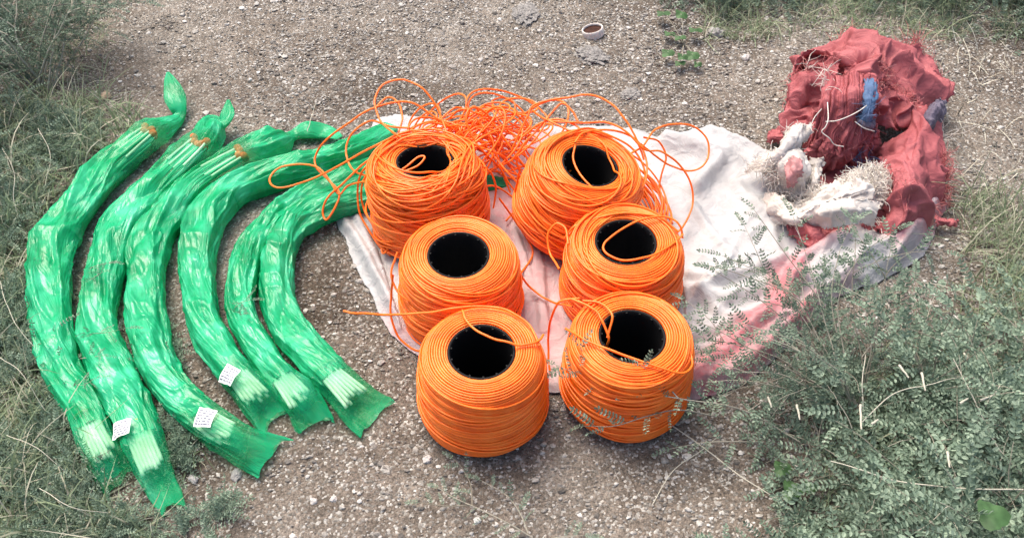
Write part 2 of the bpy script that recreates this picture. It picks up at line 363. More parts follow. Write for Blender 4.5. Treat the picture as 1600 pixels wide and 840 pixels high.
# ------------------------------------------------------------------ white woven sack spread under the spools
cx, cy = 930, 400
def star(poly, n, c=(cx, cy)):
    p = np.array(poly, float); q = np.vstack([p, p[:1]])
    d = np.concatenate([[0], np.cumsum(np.linalg.norm(np.diff(q, axis=0), axis=1))])
    u = np.linspace(0, d[-1], n, endpoint=False)
    e = np.stack([np.interp(u, d, q[:, 0]), np.interp(u, d, q[:, 1])], -1)
    return e
E = star(SACK, 760); E = (E + np.roll(E, 2, 0)+np.roll(E, -2, 0))/3
E += 3.0*np.stack([vn(np.arange(760)/9., 0, 0, 51), vn(np.arange(760)/9., 4, 0, 52)], -1)+1.2*np.stack([vn(np.arange(760)/2., 0, 0, 53), vn(np.arange(760)/2., 4, 0, 54)], -1)
R_ = np.linspace(0, 1, 190)[:, None, None]
PX = (np.array([cx, cy])[None, None]+R_*(E[None]-np.array([cx, cy]))); px, py = PX[..., 0], PX[..., 1]
a = (px-800)/FPX; bb = -(py-420)/FPX; dy = _cp+bb*_sp; dz = -_sp+bb*_cp; tt = -CAMH/dz
wx, wy = a*tt, dy*tt
def rd(line, w): return np.exp(-(dpoly(px, py, line)/w)**2)
free = 1-sstep(60, -60, px-1075)*.75
edge = 1-np.linspace(0, 1, 190)[:, None]
warp = 14*fbm(px/70, py/70, 0, 60, 2)
rot = (px*.62+py*.78+warp)/62; rot2 = (-px*.78+py*.62)/150
h = .004+.013*free*ridge(rot*.8, rot2*.8, 0, 61, 1)+.006*free*(1+fbm(px/80, py/80, 0, 66, 2))
_r = random.Random(5)
for _k in range(95):                                    # long sharp creases of stiff woven plastic
    _x, _y = _r.uniform(540, 1470), _r.uniform(195, 610); _a = _r.choice([-.62, -.5, .25, 1.1, -1.0])+_r.gauss(0, .25); _l = _r.uniform(30, 120)
    _ln = [(_x-_l*math.cos(_a), _y-_l*math.sin(_a)), (_x+_r.gauss(0, 6), _y+_r.gauss(0, 6)), (_x+_l*math.cos(_a), _y+_l*math.sin(_a))]
    _d = dpoly(px, py, _ln); h = h+_r.choice([1, 1, -.35])*_r.uniform(.004, .0105)*(.35+.65*free)*np.exp(-_d/_r.uniform(4, 11))
h = np.maximum(h, .003)+.002
# big folds: the turned-up rim, the diagonal pleats, the bunching towards the torn mouth
h += .036*rd([(1462,322),(1422,384),(1370,405),(1290,438),(1250,468)], 22)
h += .022*rd([(1265,500),(1205,556),(1140,594),(1095,606)], 20)
h += .026*rd([(1075,600),(1150,545),(1215,490),(1240,430),(1330,370)], 13)
h += .022*rd([(1070,470),(1130,478),(1190,462),(1240,470)], 12)+.018*rd([(1065,540),(1130,520),(1190,500)], 10)
h += .020*rd([(1075,440),(1110,452),(1160,440),(1230,420)], 9)
h += .030*rd([(1040,225),(1090,238),(1120,262),(1088,300)], 12)+.026*rd([(1110,205),(1160,232),(1215,262)], 13)+.018*rd([(1125,240),(1170,262),(1190,300)], 10)
h += .02*rd([(530,345),(570,400),(606,470),(640,530)], 8)+.012*rd([(560,350),(600,430),(640,500)], 6)
h += .018*rd([(812,300),(830,360),(842,430),(850,520)], 7)+.012*rd([(790,330),(806,380),(835,470)], 6)
h = h*sstep(0, .06, edge)**.8+.003
h += .012*rd([(1085,470),(1120,500),(1170,520),(1215,515)], 7)+.014*rd([(1068,560),(1110,556),(1160,530)], 7)+.012*rd([(1150,300),(1190,350),(1215,420)], 9)+.010*rd([(1080,330),(1130,400),(1200,440)], 7)+.010*rd([(1300,400),(1350,385),(1410,360)], 7)
und = inpoly(px, py, [(600,190),(1010,200),(1060,420),(1080,600),(870,610),(640,560),(570,330)])
h = np.where(und, np.minimum(h, .012+.010*rd([(815,300),(845,500)], 26)), h)
wz = G(wx, wy)+h
V = np.stack([wx, wy, wz], -1)
pink = 1.4*rd([(1090,600),(1150,548),(1200,500),(1222,460)], 27)+.9*rd([(1100,620),(1150,600),(1215,540),(1270,480)], 10)+1.0*rd([(1215,480),(1250,420),(1330,366),(1400,330)], 12)+.9*rd([(1385,392),(1440,366),(1475,326)], 20)+.42*rd([(830,250),(850,400),(846,560)], 60)+.42*rd([(700,250),(790,330)], 60)+.35*rd([(1250,520),(1330,440)], 10)+.45*rd([(800,345),(860,350)], 10)+.4*rd([(610,500),(640,545)], 22)+.0
pink = .78*np.clip(pink*(.85+.6*fbm(px/24, py/30, 0, 71, 3)), 0, 1)
pink *= np.where((px > 1060) & (px < 1190) & (py < 500), 0.1, 1)
ws = gP(930, 400); t = empty('woven_sack', ws); tag(t, 'large flattened white woven sack with pink print spread under the orange spools', 'sack')
o = link('sack_cloth', V.reshape(-1, 3)-ws, gridq(190, 760, True), None, M_SACK, t, attr={'pink': pink.ravel()})
so_ = o.modifiers.new('thick', 'SOLIDIFY'); so_.thickness = .0012; so_.offset = 1
WSACK = t

# ------------------------------------------------------------------ cloth patches (crumpled sheets given by a grid of points)
def patch(ctrl, nu, nv):
    c = [[P(*q) for q in row] for row in ctrl]
    rows = [cr(r, nv) for r in c]
    R = np.array(rows)                            # rows x nv x 3
    out = np.zeros((nu, nv, 3))
    for j in range(nv): out[:, j] = cr(R[:, j], nu)
    return out
def crumple(S, amp, sc, seed, pleat=None, fine=.4, axis=1):
    du = np.gradient(S, axis=0); dv = np.gradient(S, axis=1); Nn = np.cross(du, dv); Nn /= np.linalg.norm(Nn, axis=2)[..., None]+1e-9
    if Nn[..., 2].mean() < 0: Nn = -Nn
    x, y, z = S[..., 0]/sc, S[..., 1]/sc, S[..., 2]/sc
    wxx = fbm(x, y, z, seed+3, 2)*1.2
    cr_ = lambda f, sd_: 1-np.minimum(1, np.abs(vn(x*f+wxx*f*.7, y*f*.8-wxx*f*.4, z*f*.7, sd_))*1.9)
    d = amp*(1.2*(cr_(.8, seed)-.45)+.55*(cr_(1.7, seed+4)-.45)*1.0+fine*.5*(cr_(3.6, seed+9)-.45)*(.6+wxx))
    if pleat:
        u = (np.linspace(0, 1, S.shape[1])[None] if axis else np.linspace(0, 1, S.shape[0])[:, None])+.06*fbm(x*.9, y*.9, z, seed+5, 2)
        vv = (np.linspace(0, 1, S.shape[0])[:, None] if axis else np.linspace(0, 1, S.shape[1])[None])
        d = d+pleat[1]*(1.7*np.abs(vn(u*pleat[0]*1.15, vv*1.1, 0, seed+60))+.6*np.abs(vn(u*pleat[0]*2.9, vv*2, 0, seed+61)))
    return S+Nn*d[..., None]
def cloth(name, ctrl, mat, parent, amp=.012, sc=.05, seed=1, nu=110, nv=130, pleat=None, fray=.004, fine=.4, thick=.0012, base=None, attr=None, axis=1):
    S = crumple(patch(ctrl, nu, nv), amp, sc, seed, pleat, fine, axis)
    for sl_, k in ((S[0], 1), (S[-1], 2), (S[:, 0], 3), (S[:, -1], 4)):
        sl_ += fray*np.stack([vn(np.arange(len(sl_))/2.1, k, 0, seed+i) for i in range(3)], -1)
    S[..., 2] = np.maximum(S[..., 2], .004)
    b0 = np.array(parent.location)
    o = link(name, S.reshape(-1, 3)-b0, gridq(nu, nv), None, mat, parent, attr=attr)
    m = o.modifiers.new('thick', 'SOLIDIFY'); m.thickness = thick; m.offset = 0
    return o, S
def threads(mb, anchors, n, L, r=.0006, out=None, curl=1.0, up=.3, spread=1.0):
    """n thin frayed fibres rooted at random on the anchor points, with outward direction out"""
    A = np.asarray(anchors).reshape(-1, 3)
    for _ in range(n):
        i = rng.integers(len(A)); p = A[i]+rng.normal(size=3)*.002
        d = rng.normal(size=3)*spread
        if out is not None: d = d*.55+np.asarray(out)
        d[2] += up; d /= np.linalg.norm(d); l = L*rng.uniform(.35, 1.25); k = 9; pts = [p]
        w = rng.normal(size=3)*curl
        for s in range(k):
            d = d+(w*.22+rng.normal(size=3)*.16*curl); d[2] -= .05; d /= np.linalg.norm(d)
            q = pts[-1]+d*l/k; q[2] = max(q[2], .004); pts.append(q)
        v, f = tube(cr(pts, 16), np.linspace(r, r*.6, 16), 4); mb.add(v, f)

# red sack
rb0 = P(1345, 250, 0); RED = empty('red_sack', rb0); tag(RED, 'crumpled dark red woven sack with frayed edges heaped on top of the white sack', 'sack')
# back drape
o, SA = cloth('sack_body', [
 [(1236,118,.01),(1262,90,.03),(1300,78,.09),(1345,60,.11),(1395,72,.10),(1440,105,.05),(1474,150,.01)],
 [(1233,140,.06),(1264,104,.03),(1304,94,.16),(1345,84,.20),(1395,92,.18),(1436,124,.12),(1472,160,.05)],
 [(1228,165,.08),(1262,136,.09),(1305,125,.15),(1345,118,.19),(1392,124,.17),(1434,150,.13),(1466,176,.07)],
 [(1226,195,.06),(1262,175,.11),(1305,158,.12),(1345,152,.15),(1390,158,.13),(1425,176,.12),(1450,192,.06)],
 [(1226,222,.01),(1262,215,.06),(1302,200,.08),(1345,196,.09),(1386,198,.08),(1415,202,.06),(1440,215,.02)]],
 M_RED, RED, .042, .10, 11, 150, 210, fray=.006, fine=.8)
# left hood with a dark hollow under its lip
o, SH = cloth('sack_flap', [
 [(1236,120,.125),(1254,112,.15),(1276,110,.165),(1298,104,.175),(1312,92,.18)],
 [(1230,150,.11),(1250,138,.14),(1272,130,.15),(1292,126,.16),(1306,120,.17)],
 [(1226,185,.06),(1244,170,.10),(1264,160,.11),(1280,155,.12),(1294,150,.13)],
 [(1222,220,.01),(1238,205,.04),(1254,195,.06),(1268,188,.07),(1280,180,.08)]], M_RED, RED, .014, .07, 14, 90, 80)
cloth('sack_flap', [
 [(1237,121,.12),(1246,92,.12),(1266,78,.13),(1290,80,.145),(1310,90,.175)],
 [(1240,122,.10),(1250,98,.10),(1268,85,.11),(1290,86,.125),(1309,94,.15)],
 [(1246,124,.04),(1256,108,.03),(1270,98,.03),(1288,98,.05),(1306,100,.09)]], M_RED, RED, .004, .05, 15, 50, 80)
# pleated fan falling towards the knotted mouth
o, SB = cloth('sack_pleats', [
 [(1290,128,.17),(1312,120,.19),(1335,118,.20),(1358,122,.20),(1372,132,.19)],
 [(1284,160,.17),(1306,152,.19),(1330,150,.20),(1352,154,.19),(1372,160,.17)],
 [(1276,190,.13),(1298,184,.15),(1320,182,.16),(1342,184,.14),(1364,188,.12)],
 [(1268,225,.07),(1290,218,.10),(1310,215,.11),(1330,218,.10),(1350,222,.07)],
 [(1272,250,.02),(1290,248,.04),(1306,246,.05),(1322,246,.04),(1340,245,.02)]],
 M_RED, RED, .006, .04, 21, 120, 190, pleat=(11, .011), fray=.004)
# knotted, gathered mouth
def gathered(name, px, py, z, R, seed, mat, parent, folds=9, amp=.35):
    u = np.linspace(0, 1, 70)[:, None]; th = np.linspace(0, 2*PI, 150, endpoint=False)[None]
    rr = R*(np.sin(u*PI*.93+.1)**.7)*(1+amp*np.abs(np.sin(th*folds/2+3*u+1.5*vn(th*2, u*3, 0, seed)))-.2)
    zz = R*1.1*(np.cos(u*PI*.93))
    x = rr*np.cos(th); y = rr*np.sin(th); zz = zz+0*th
    V = np.stack([x, y, zz], -1)
    V += R*.28*np.stack([ridge(x/R*1.6, y/R*1.6, zz/R*1.6, seed+i, 3)-.4 for i in range(3)], -1)
    c = P(px, py, z)-np.array(parent.location); V = V+c; V[..., 2] = np.maximum(V[..., 2], .004)
    return link(name, V.reshape(-1, 3), gridq(70, 150, True), None, mat, parent)
gathered('gathered_mouth', 1296, 226, .065, .052, 31, M_RED, RED)
gathered('gathered_mouth', 1340, 228, .05, .042, 33, M_RED, RED, 8)
# right arm of cloth
o, SC = cloth('sack_sleeve', [
 [(1438,168,.10),(1446,172,.115),(1456,180,.11),(1460,195,.06)],
 [(1404,205,.09),(1424,205,.14),(1446,212,.14),(1462,235,.05)],
 [(1364,250,.07),(1400,250,.14),(1440,256,.15),(1470,272,.05)],
 [(1376,296,.06),(1404,300,.13),(1440,302,.13),(1474,304,.03)],
 [(1384,330,.05),(1404,342,.10),(1430,345,.09),(1452,330,.03)],
 [(1372,350,.03),(1388,366,.06),(1406,376,.05),(1420,372,.02)]], M_RED, RED, .022, .085, 41, 150, 110, fray=.005)
o, SD = cloth('sack_underside', [
 [(1232,348,.02),(1265,342,.04),(1300,340,.05),(1345,335,.05),(1390,330,.05)],
 [(1232,364,.04),(1265,362,.055),(1300,360,.06),(1345,352,.055),(1385,355,.05)],
 [(1240,382,.02),(1268,386,.035),(1300,384,.035),(1335,376,.03),(1392,372,.02)]], M_RED, RED, .016, .03, 45, 70, 120)
o, _ = cloth('sack_lining', [
 [(1272,248,.02),(1300,240,.03),(1340,235,.03),(1385,232,.03)],
 [(1270,275,.012),(1300,272,.02),(1340,266,.02),(1385,262,.02)],
 [(1270,310,.012),(1300,305,.02),(1340,300,.02),(1390,295,.02)]], M_RED, RED, .012, .03, 47, 60, 80)
o, _ = cloth('sack_corner', [[(1205,206,.01),(1222,200,.03),(1236,208,.03)],[(1200,214,.015),(1218,214,.03),(1236,222,.03)],[(1204,222,.006),(1222,226,.01),(1236,236,.01)]], M_RED, RED, .008, .02, 49, 40, 40)
o, _ = cloth('sack_corner', [[(1462,336,.03),(1480,341,.03),(1498,344,.02)],[(1462,344,.04),(1480,346,.035),(1497,348,.02)],[(1462,352,.03),(1480,353,.02),(1496,352,.015)]], M_RED, RED, .006, .02, 50, 30, 40)
o, _ = cloth('blue_strip', [[(1352,122,.205),(1360,120,.21),(1367,124,.205)],[(1350,150,.20),(1358,150,.212),(1368,150,.20)],[(1348,172,.17),(1354,176,.185),(1362,178,.17)],[(1342,188,.14),(1350,192,.15),(1358,190,.14)]], M_BLUE, RED, .004, .02, 51, 60, 40, pleat=(4, .003)); 
o, _ = cloth('grey_flap', [[(1442,172,.115),(1462,156,.13),(1478,158,.10)],[(1440,186,.12),(1460,176,.145),(1476,176,.10)],[(1440,205,.12),(1455,198,.135),(1466,196,.08)],[(1443,218,.10),(1448,214,.11),(1454,210,.08)]], M_GREY, RED, .006, .03, 53, 60, 50)
o, _ = cloth('grey_flap', [[(1336,178,.15),(1352,182,.16),(1366,188,.14)],[(1340,190,.15),(1354,196,.155),(1366,198,.13)],[(1346,200,.11),(1356,204,.11),(1366,204,.10)]], M_GREY, RED, .006, .02, 54, 30, 40)
mb = MB(); o_ = np.array(rb0)
threads(mb, SA[0, 60:190], 120, .035, out=(0, .6, .6), curl=.6)
threads(mb, SA[0, 100:112], 26, .06, out=(0, .8, .8), curl=.3); threads(mb, SA[0, 140:158], 34, .06, out=(.4, .8, .8), curl=.3)
threads(mb, SH[0], 50, .035, out=(-.4, .3, .3)); threads(mb, SH[:, 0], 40, .02, out=(-.6, 0, .2))
threads(mb, SA[40:80, 40:90], 90, .035, out=(-.2, -.3, .8)); threads(mb, SA[60:110, 120:170], 220, .030, out=(.1, -.5, .7), curl=.8)
threads(mb, SC[40:120, -6:], 260, .035, out=(.8, 0, .3), curl=.7); threads(mb, SC[80:110, 5:60], 120, .025, out=(0, -.4, .6)); threads(mb, SB[-40:], 100, .03, out=(0, -.4, .4))
threads(mb, SB[:, -10:], 80, .03, out=(.4, -.2, .6))
mb.out('frayed_threads', M_REDTH, RED, origin=o_)
mb = MB()
for pts in ([(1293,160,.19),(1294,185,.19),(1290,198,.18),(1284,206,.17),(1296,216,.16),(1304,226,.14),(1318,229,.13)], [(1290,190,.18),(1310,188,.19),(1334,178,.20),(1350,168,.20),(1362,158,.20)], [(1264,205,.13),(1272,185,.15),(1284,170,.17)], [(1336,190,.18),(1350,200,.17),(1366,205,.15)]):
    v, f = tube(cr([P(*q) for q in pts], 40), .0012, 5); link('pale_strand', v-o_, f, None, M_CREAMTH, RED)
threads(mb, [P(1290, 110, .18), P(1262, 105, .16)], 14, .05, .0008, (-.3, -.5, .3)); threads(mb, SB[:30, 5:30], 20, .04, .0007, (-.4, 0, .5))
threads(mb, SC[10:25, -3:], 12, .10, .0007, (.6, -.4, .4), .6)
mb.out('pale_threads', M_CREAMTH, RED, origin=o_)
mb = MB(); threads(mb, [P(1355, 245, .05), P(1335, 250, .05), P(1350, 262, .04)], 40, .05, .0008, (-.3, -.3, .5)); M_BT = plain('blue_threads', (.10, .17, .32), .5); mb.out('blue_threads', M_BT, RED, origin=o_); mb = MB(); threads(mb, [P(1352, 180, .19), P(1358, 170, .2)], 24, .04, .0006, (.2, -.6, .4)); mb.out('blue_threads', M_BT, RED, origin=o_)

# frayed torn mouth of the white sack, lying over the red one
wo = np.array(ws)
o, S1 = cloth('torn_mouth', [
 [(1258,196,.14),(1248,200,.15),(1238,206,.15),(1230,214,.13)],
 [(1258,212,.13),(1244,216,.15),(1230,222,.15),(1216,232,.12)],
 [(1246,230,.11),(1230,236,.13),(1212,244,.13),(1196,252,.08)],
 [(1232,262,.07),(1210,262,.09),(1190,266,.08),(1172,276,.03)]], M_CREAM, WSACK, .005, .04, 61, 90, 70, pleat=(3.5, .010))
o, S2 = cloth('torn_mouth', [
 [(1206,250,.07),(1226,238,.12),(1248,238,.13),(1258,250,.12)],
 [(1205,272,.06),(1226,262,.11),(1250,262,.12),(1262,268,.10)],
 [(1212,296,.04),(1230,290,.07),(1250,284,.08),(1258,284,.06)],
 [(1220,325,.02),(1234,320,.03),(1250,312,.03),(1256,300,.03)]], M_CREAM, WSACK, .009, .04, 63, 90, 70, pleat=(3, .008))
cloth('pink_lining', [[(1226,258,.125),(1240,246,.14),(1252,250,.14)],[(1228,275,.12),(1242,268,.135),(1254,266,.13)],[(1232,292,.09),(1244,288,.1),(1250,278,.1)]], plain('pink_cloth', (.42, .20, .20), .6, .3, 60), WSACK, .006, .02, 64, 30, 30)
o, S3 = cloth('torn_mouth', [
 [(1228,334,.03),(1262,312,.06),(1300,290,.085),(1340,270,.10),(1374,264,.09)],
 [(1226,340,.04),(1264,322,.085),(1304,300,.105),(1346,284,.12),(1384,276,.10)],
 [(1230,345,.04),(1268,334,.08),(1308,316,.10),(1350,300,.115),(1390,294,.09)],
 [(1240,350,.03),(1274,342,.06),(1312,330,.08),(1352,316,.09),(1388,308,.08)]], M_CREAM, WSACK, .010, .035, 67, 110, 150, fray=.004, pleat=(5.5, .005), axis=0)
cloth('torn_mouth', [
 [(1246,346,.065),(1272,322,.115),(1308,312,.13),(1346,312,.13),(1374,318,.11)],
 [(1256,350,.06),(1282,336,.11),(1312,328,.125),(1346,328,.125),(1368,336,.10)],
 [(1268,356,.045),(1292,354,.075),(1318,352,.085),(1342,350,.085),(1362,350,.06)]], M_CREAM, WSACK, .010, .06, 71, 80, 110, fray=.004)
cloth('torn_mouth', [
 [(1196,300,.02),(1214,305,.05),(1232,318,.07),(1250,332,.07)],
 [(1190,318,.02),(1210,326,.06),(1232,336,.08),(1252,344,.07)],
 [(1192,344,.01),(1212,350,.03),(1234,354,.05),(1252,356,.05)]], M_CREAM, WSACK, .010, .03, 73, 60, 80, fray=.005, pleat=(4, .006), axis=0)
o, S4 = cloth('torn_mouth', [[(1266,250,.07),(1276,246,.09),(1286,250,.07)],[(1262,275,.07),(1274,275,.09),(1284,276,.07)],[(1250,305,.05),(1266,306,.07),(1280,304,.05)]], M_CREAM, WSACK, .008, .02, 68, 50, 30)
mb = MB()
threads(mb, S3[:, -30:], 520, .028, .0009, (.3, .1, .6), 1.8); threads(mb, S3[:40, 85:], 260, .026, .0009, (.1, .3, .7), 1.8)
threads(mb, S3[:25, :60], 60, .04, .0008, (-.3, .4, .4)); threads(mb, S3[:, :20], 50, .04, .0008, (-.5, -.1, .3))
threads(mb, S1[-35:], 150, .04, .0009, (-.5, -.3, .1), 1.2); threads(mb, S2[:, :18], 170, .045, .0009, (-.6, -.2, .1), 1.3); threads(mb, S1[:20], 40, .025, .0007, (-.2, .4, .4))
threads(mb, S2[-30:], 80, .05, .0008, (0, -.6, .1)); threads(mb, [P(1362, 336, .05), P(1350, 345, .04)], 14, .08, .001, (0, -.8, 0), .3)
threads(mb, S4[-15:], 50, .04, .0008, (-.2, -.5, .3)); threads(mb, [P(1200+i*6, 350-abs(i-10)*1.5, .02) for i in range(20)], 120, .035, .0007, (0, -.3, .4))
mb.out('frayed_threads', M_CREAMTH, WSACK, origin=wo)

# ------------------------------------------------------------------ orange spools
CR = .00215
PROF0 = np.array([(.0575,.158),(.062,.1655),(.072,.1685),(.088,.1680),(.099,.1630),(.1065,.152),(.110,.135),(.1128,.110),(.1160,.080),(.1190,.050),(.1202,.030),(.1192,.014),(.114,.003)])
def prof_fn(rs, hs, cone):
    p = cr(np.c_[PROF0, np.zeros(len(PROF0))], 200)[:, :2]
    k = 1+cone*(1-p[:, 1]/.168)
    p = np.c_[.0575*1+(p[:, 0]*k-.0575)*rs, p[:, 1]*hs]
    s = np.concatenate([[0], np.cumsum(np.linalg.norm(np.diff(p, axis=0), axis=1))])
    T = np.gradient(p, axis=0); T /= np.linalg.norm(T, axis=1)[:, None]; Nn = np.c_[-T[:, 1], T[:, 0]]; Nn = np.where(Nn[:, :1] < -.2, -Nn, Nn)
    Nn = np.c_[-T[:, 1], T[:, 0]]
    if Nn[100, 0] < 0: Nn = -Nn
    def f(q, off):
        q = np.clip(q, 0, s[-1])
        r = np.interp(q, s, p[:, 0])+off*np.interp(q, s, Nn[:, 0]); z = np.interp(q, s, p[:, 1])+off*np.interp(q, s, Nn[:, 1])
        return r, z
    return p, s[-1], f
def spool(px, py, label, tilt=(0, 0), rs=1.0, hs=1.0, cone=0.0, mess=.3, seed=1, wraps=12, loosew=0, strands=(), slip=0, lift=0.0):
    ax, ay = tilt                                   # lean of the axis in x and y, radians
    ax_v = np.array([math.sin(ax), math.sin(ay), 0]); ax_v[2] = math.sqrt(1-ax_v[0]**2-ax_v[1]**2)
    Hh = .168*hs; Rb = .124*(1+cone)*rs; lean = math.acos(ax_v[2])
    zc = .008+Rb*math.sin(lean)*.96+lift
    top = P(px, py, zc+Hh*ax_v[2]); rootp = top-ax_v*Hh
    t = empty('cord_spool', rootp); t.rotation_euler = Vector((0, 0, 1)).rotation_difference(Vector(ax_v)).to_euler()
    bpy.context.view_layer.update()
    tag(t, label, 'cord spool', 'spools of orange cord standing on the woven sack')
    Mi = np.array(t.matrix_world.inverted()) if False else np.array((Matrix.Translation(Vector(rootp)) @ t.rotation_euler.to_matrix().to_4x4()).inverted())
    p, S, f = prof_fn(rs, hs, cone)
    V, F = lathe(np.c_[f(np.linspace(0, S, 60), -CR*1.2)], 72)
    mb = MB(); mb.add(V, F)
    pitch = CR*2.02; turns = S/pitch; n_ = int(turns*76); th = np.linspace(0, 2*PI*turns, n_)
    sidem = sstep(.06, .13, th/(2*PI)*pitch)       # the side is looser than the top
    m_ = mess*(.25+.75*sidem)
    q = th/(2*PI)*pitch+m_*CR*2.2*fbm(th*.35, 0, 0, seed, 3)
    off = m_*CR*1.8*(fbm(th*.5, 7, 0, seed+1, 3)+.2)+CR*.25*vn(th*.17, 3, 0, seed+2)
    r, z = f(q, off); mb.add(*tube(np.c_[r*np.cos(th), r*np.sin(th), np.maximum(z, CR)], CR, 6))
    rr = random.Random(seed)
    for k in range(wraps):
        th = np.linspace(0, 2*PI*rr.uniform(.8, 2.2), 110)+rr.uniform(0, 6)
        s0 = rr.uniform(.03 if mess > .6 else .055, S-.02); A = rr.uniform(.002, .010+.022*mess); B = rr.uniform(.0, .010*mess)
        q = s0+A*np.sin(th+rr.uniform(0, 6))+B*np.sin(2*th+rr.uniform(0, 6))+(th-th[0])/(2*PI)*rr.uniform(-.008, .008)
        o_ = CR*rr.uniform(1.5, 2.0)+loosew*rr.random()*(.5+.5*np.sin(th+rr.uniform(0, 6)))
        sm = np.sin(np.linspace(0, PI, 110))**.35
        r, z = f(q, o_*sm-CR*(1-sm)); mb.add(*tube(np.c_[r*np.cos(th), r*np.sin(th), np.maximum(z, CR)], CR, 6))
    o = mb.out('wound_cord', M_CORD, t)
    # core: black tube with an open end and a notched rim
    a0 = .0578; hh = Hh-.003
    V, F = lathe([(a0-.0005, .004), (a0, hh-.010), (a0+.0012, hh-.002), (a0+.0012, hh), (a0-.0016, hh+.0012), (a0-.0036, hh-.0004), (a0-.0040, hh-.012), (a0-.0045, .004)], 96)
    link('spool_core', V, F, None, M_BLACK, t)
    mb = MB()
    for k in range(14):
        a = k*2*PI/14+seed; c, s_ = math.cos(a), math.sin(a)
        bx = np.array([(x, y, z) for x in (-.0022, .0016) for y in (-.0016, .0016) for z in (-.004, .0012)])
        bx = np.c_[(a0-.0040+bx[:, 0])*c-bx[:, 1]*s_, (a0-.0040+bx[:, 0])*s_+bx[:, 1]*c, hh-.002+bx[:, 2]]
        mb.add(bx, [(0,1,3,2),(4,6,7,5),(0,4,5,1),(2,3,7,6),(0,2,6,4),(1,5,7,3)])
    mb.out('core_teeth', M_BLACK, t, smooth=False)
    V, F = lathe([(0.0001, .006), (.02, .006), (a0-.0048, .006)], 48); link('core_end', V, F, None, M_BLACK, t)
    def loc(W): return (np.c_[W, np.ones(len(W))] @ Mi.T)[:, :3]
    zt = zc+Hh*ax_v[2]
    def S_(pts, rad=CR):
        W = []
        for q in pts:
            w = P(q[0], q[1], q[2] if len(q) > 2 else 0); W.append(w)
        n_ = max(24, int(len(pts)*9)); c = cr(W, n_); j = rng.normal()*9
        c += .0012*np.stack([vn(np.arange(n_)/6., j, i, 5) for i in range(3)], -1)
        v, f_ = tube(c, rad, 8); v = loc(v); link('loose_cord', v, f_, None, M_CORD, t)
    for st in strands: S_(st)
    if slip:
        mb = MB()
        for k in range(slip):
            th = np.linspace(-2.6, 2.4, 90)+rr.uniform(-.3, .3); R = rr.uniform(.112, .135)
            cxo, zo = rr.uniform(.035, .085), rr.uniform(.05, .115); tl = rr.uniform(-.30, -.02)
            x = cxo+R*np.cos(th); y = R*.92*np.sin(th)+rr.uniform(-.01, .01); z = zo+tl*(x)+.010*np.sin(th*2+rr.uniform(0, 6))
            mb.add(*tube(np.c_[x, y, z], CR, 6))
        mb.out('slipped_coils', M_CORD, t)
    return t, zt
T1 = .183
spool(752, 547, 'front left orange cord spool with cord end reaching out over the soil', rs=.93, mess=.34, seed=3, wraps=14, loosew=.002, strands=[
 [(537,486,.10),(560,489,.11),(610,491,.15),(660,489,.17),(705,482,.186),(745,478,.186),(790,484,.184),(825,505,.182),(842,540,.176)],
 [(722,482,.183),(728,500,.186),(745,517,.187),(775,530,.186),(810,538,.184),(840,534,.182),(849,522,.172)]])
spool(716, 396, 'middle left orange cord spool with neat flat top and clear dark hole', rs=.94, mess=.6, seed=8, wraps=30, loosew=.004, strands=[
 [(614,430,.15),(611,460,.10),(612,500,.06),(628,532,.03),(655,548,.02),(690,540,.02)],
 [(622,395,.165),(612,420,.15),(615,445,.13),(640,470,.12),(690,482,.11)],
 [(800,400,.14),(820,440,.06),(845,462,.04),(872,474,.06),(895,478,.12)],
 [(800,398,.14),(806,430,.08),(812,460,.03),(800,485,.03),(790,470,.06)]])
spool(988, 523, 'front right orange cord spool behind grey green sprigs', rs=.93, mess=.5, seed=12, wraps=26, loosew=.003, strands=[
 [(884,512,.165),(912,529,.183),(939,541,.186),(986,558,.187),(1032,574,.186),(1065,583,.176),(1081,571,.165),(1079,550,.165)],
 [(905,466,.175),(880,470,.17),(868,480,.15),(859,506,.10),(856,544,.05),(860,584,.02)],
 [(893,466,.18),(921,479,.185),(939,497,.188),(951,525,.175),(948,540,.15)],
 [(911,469,.18),(939,474,.185),(956,492,.188),(949,527,.17)]])
spool(978, 376, 'middle right orange cord spool with one cord looped across its hole', tilt=(0, .0), rs=.93, mess=.7, seed=17, wraps=32, loosew=.004, strands=[
 [(1067,372,.16),(1062,352,.18),(1041,339,.187),(1004,342,.19),(967,360,.19),(944,381,.188),(949,397,.188),(976,407,.187),(1014,400,.187),(1051,381,.18),(1066,366,.17)],
 [(874,420,.14),(859,395,.13),(857,366,.15),(870,349,.17),(884,358,.17),(888,381,.165)],
 [(882,372,.15),(900,352,.17),(940,338,.18),(985,332,.182),(1030,340,.18),(1060,362,.17)]])
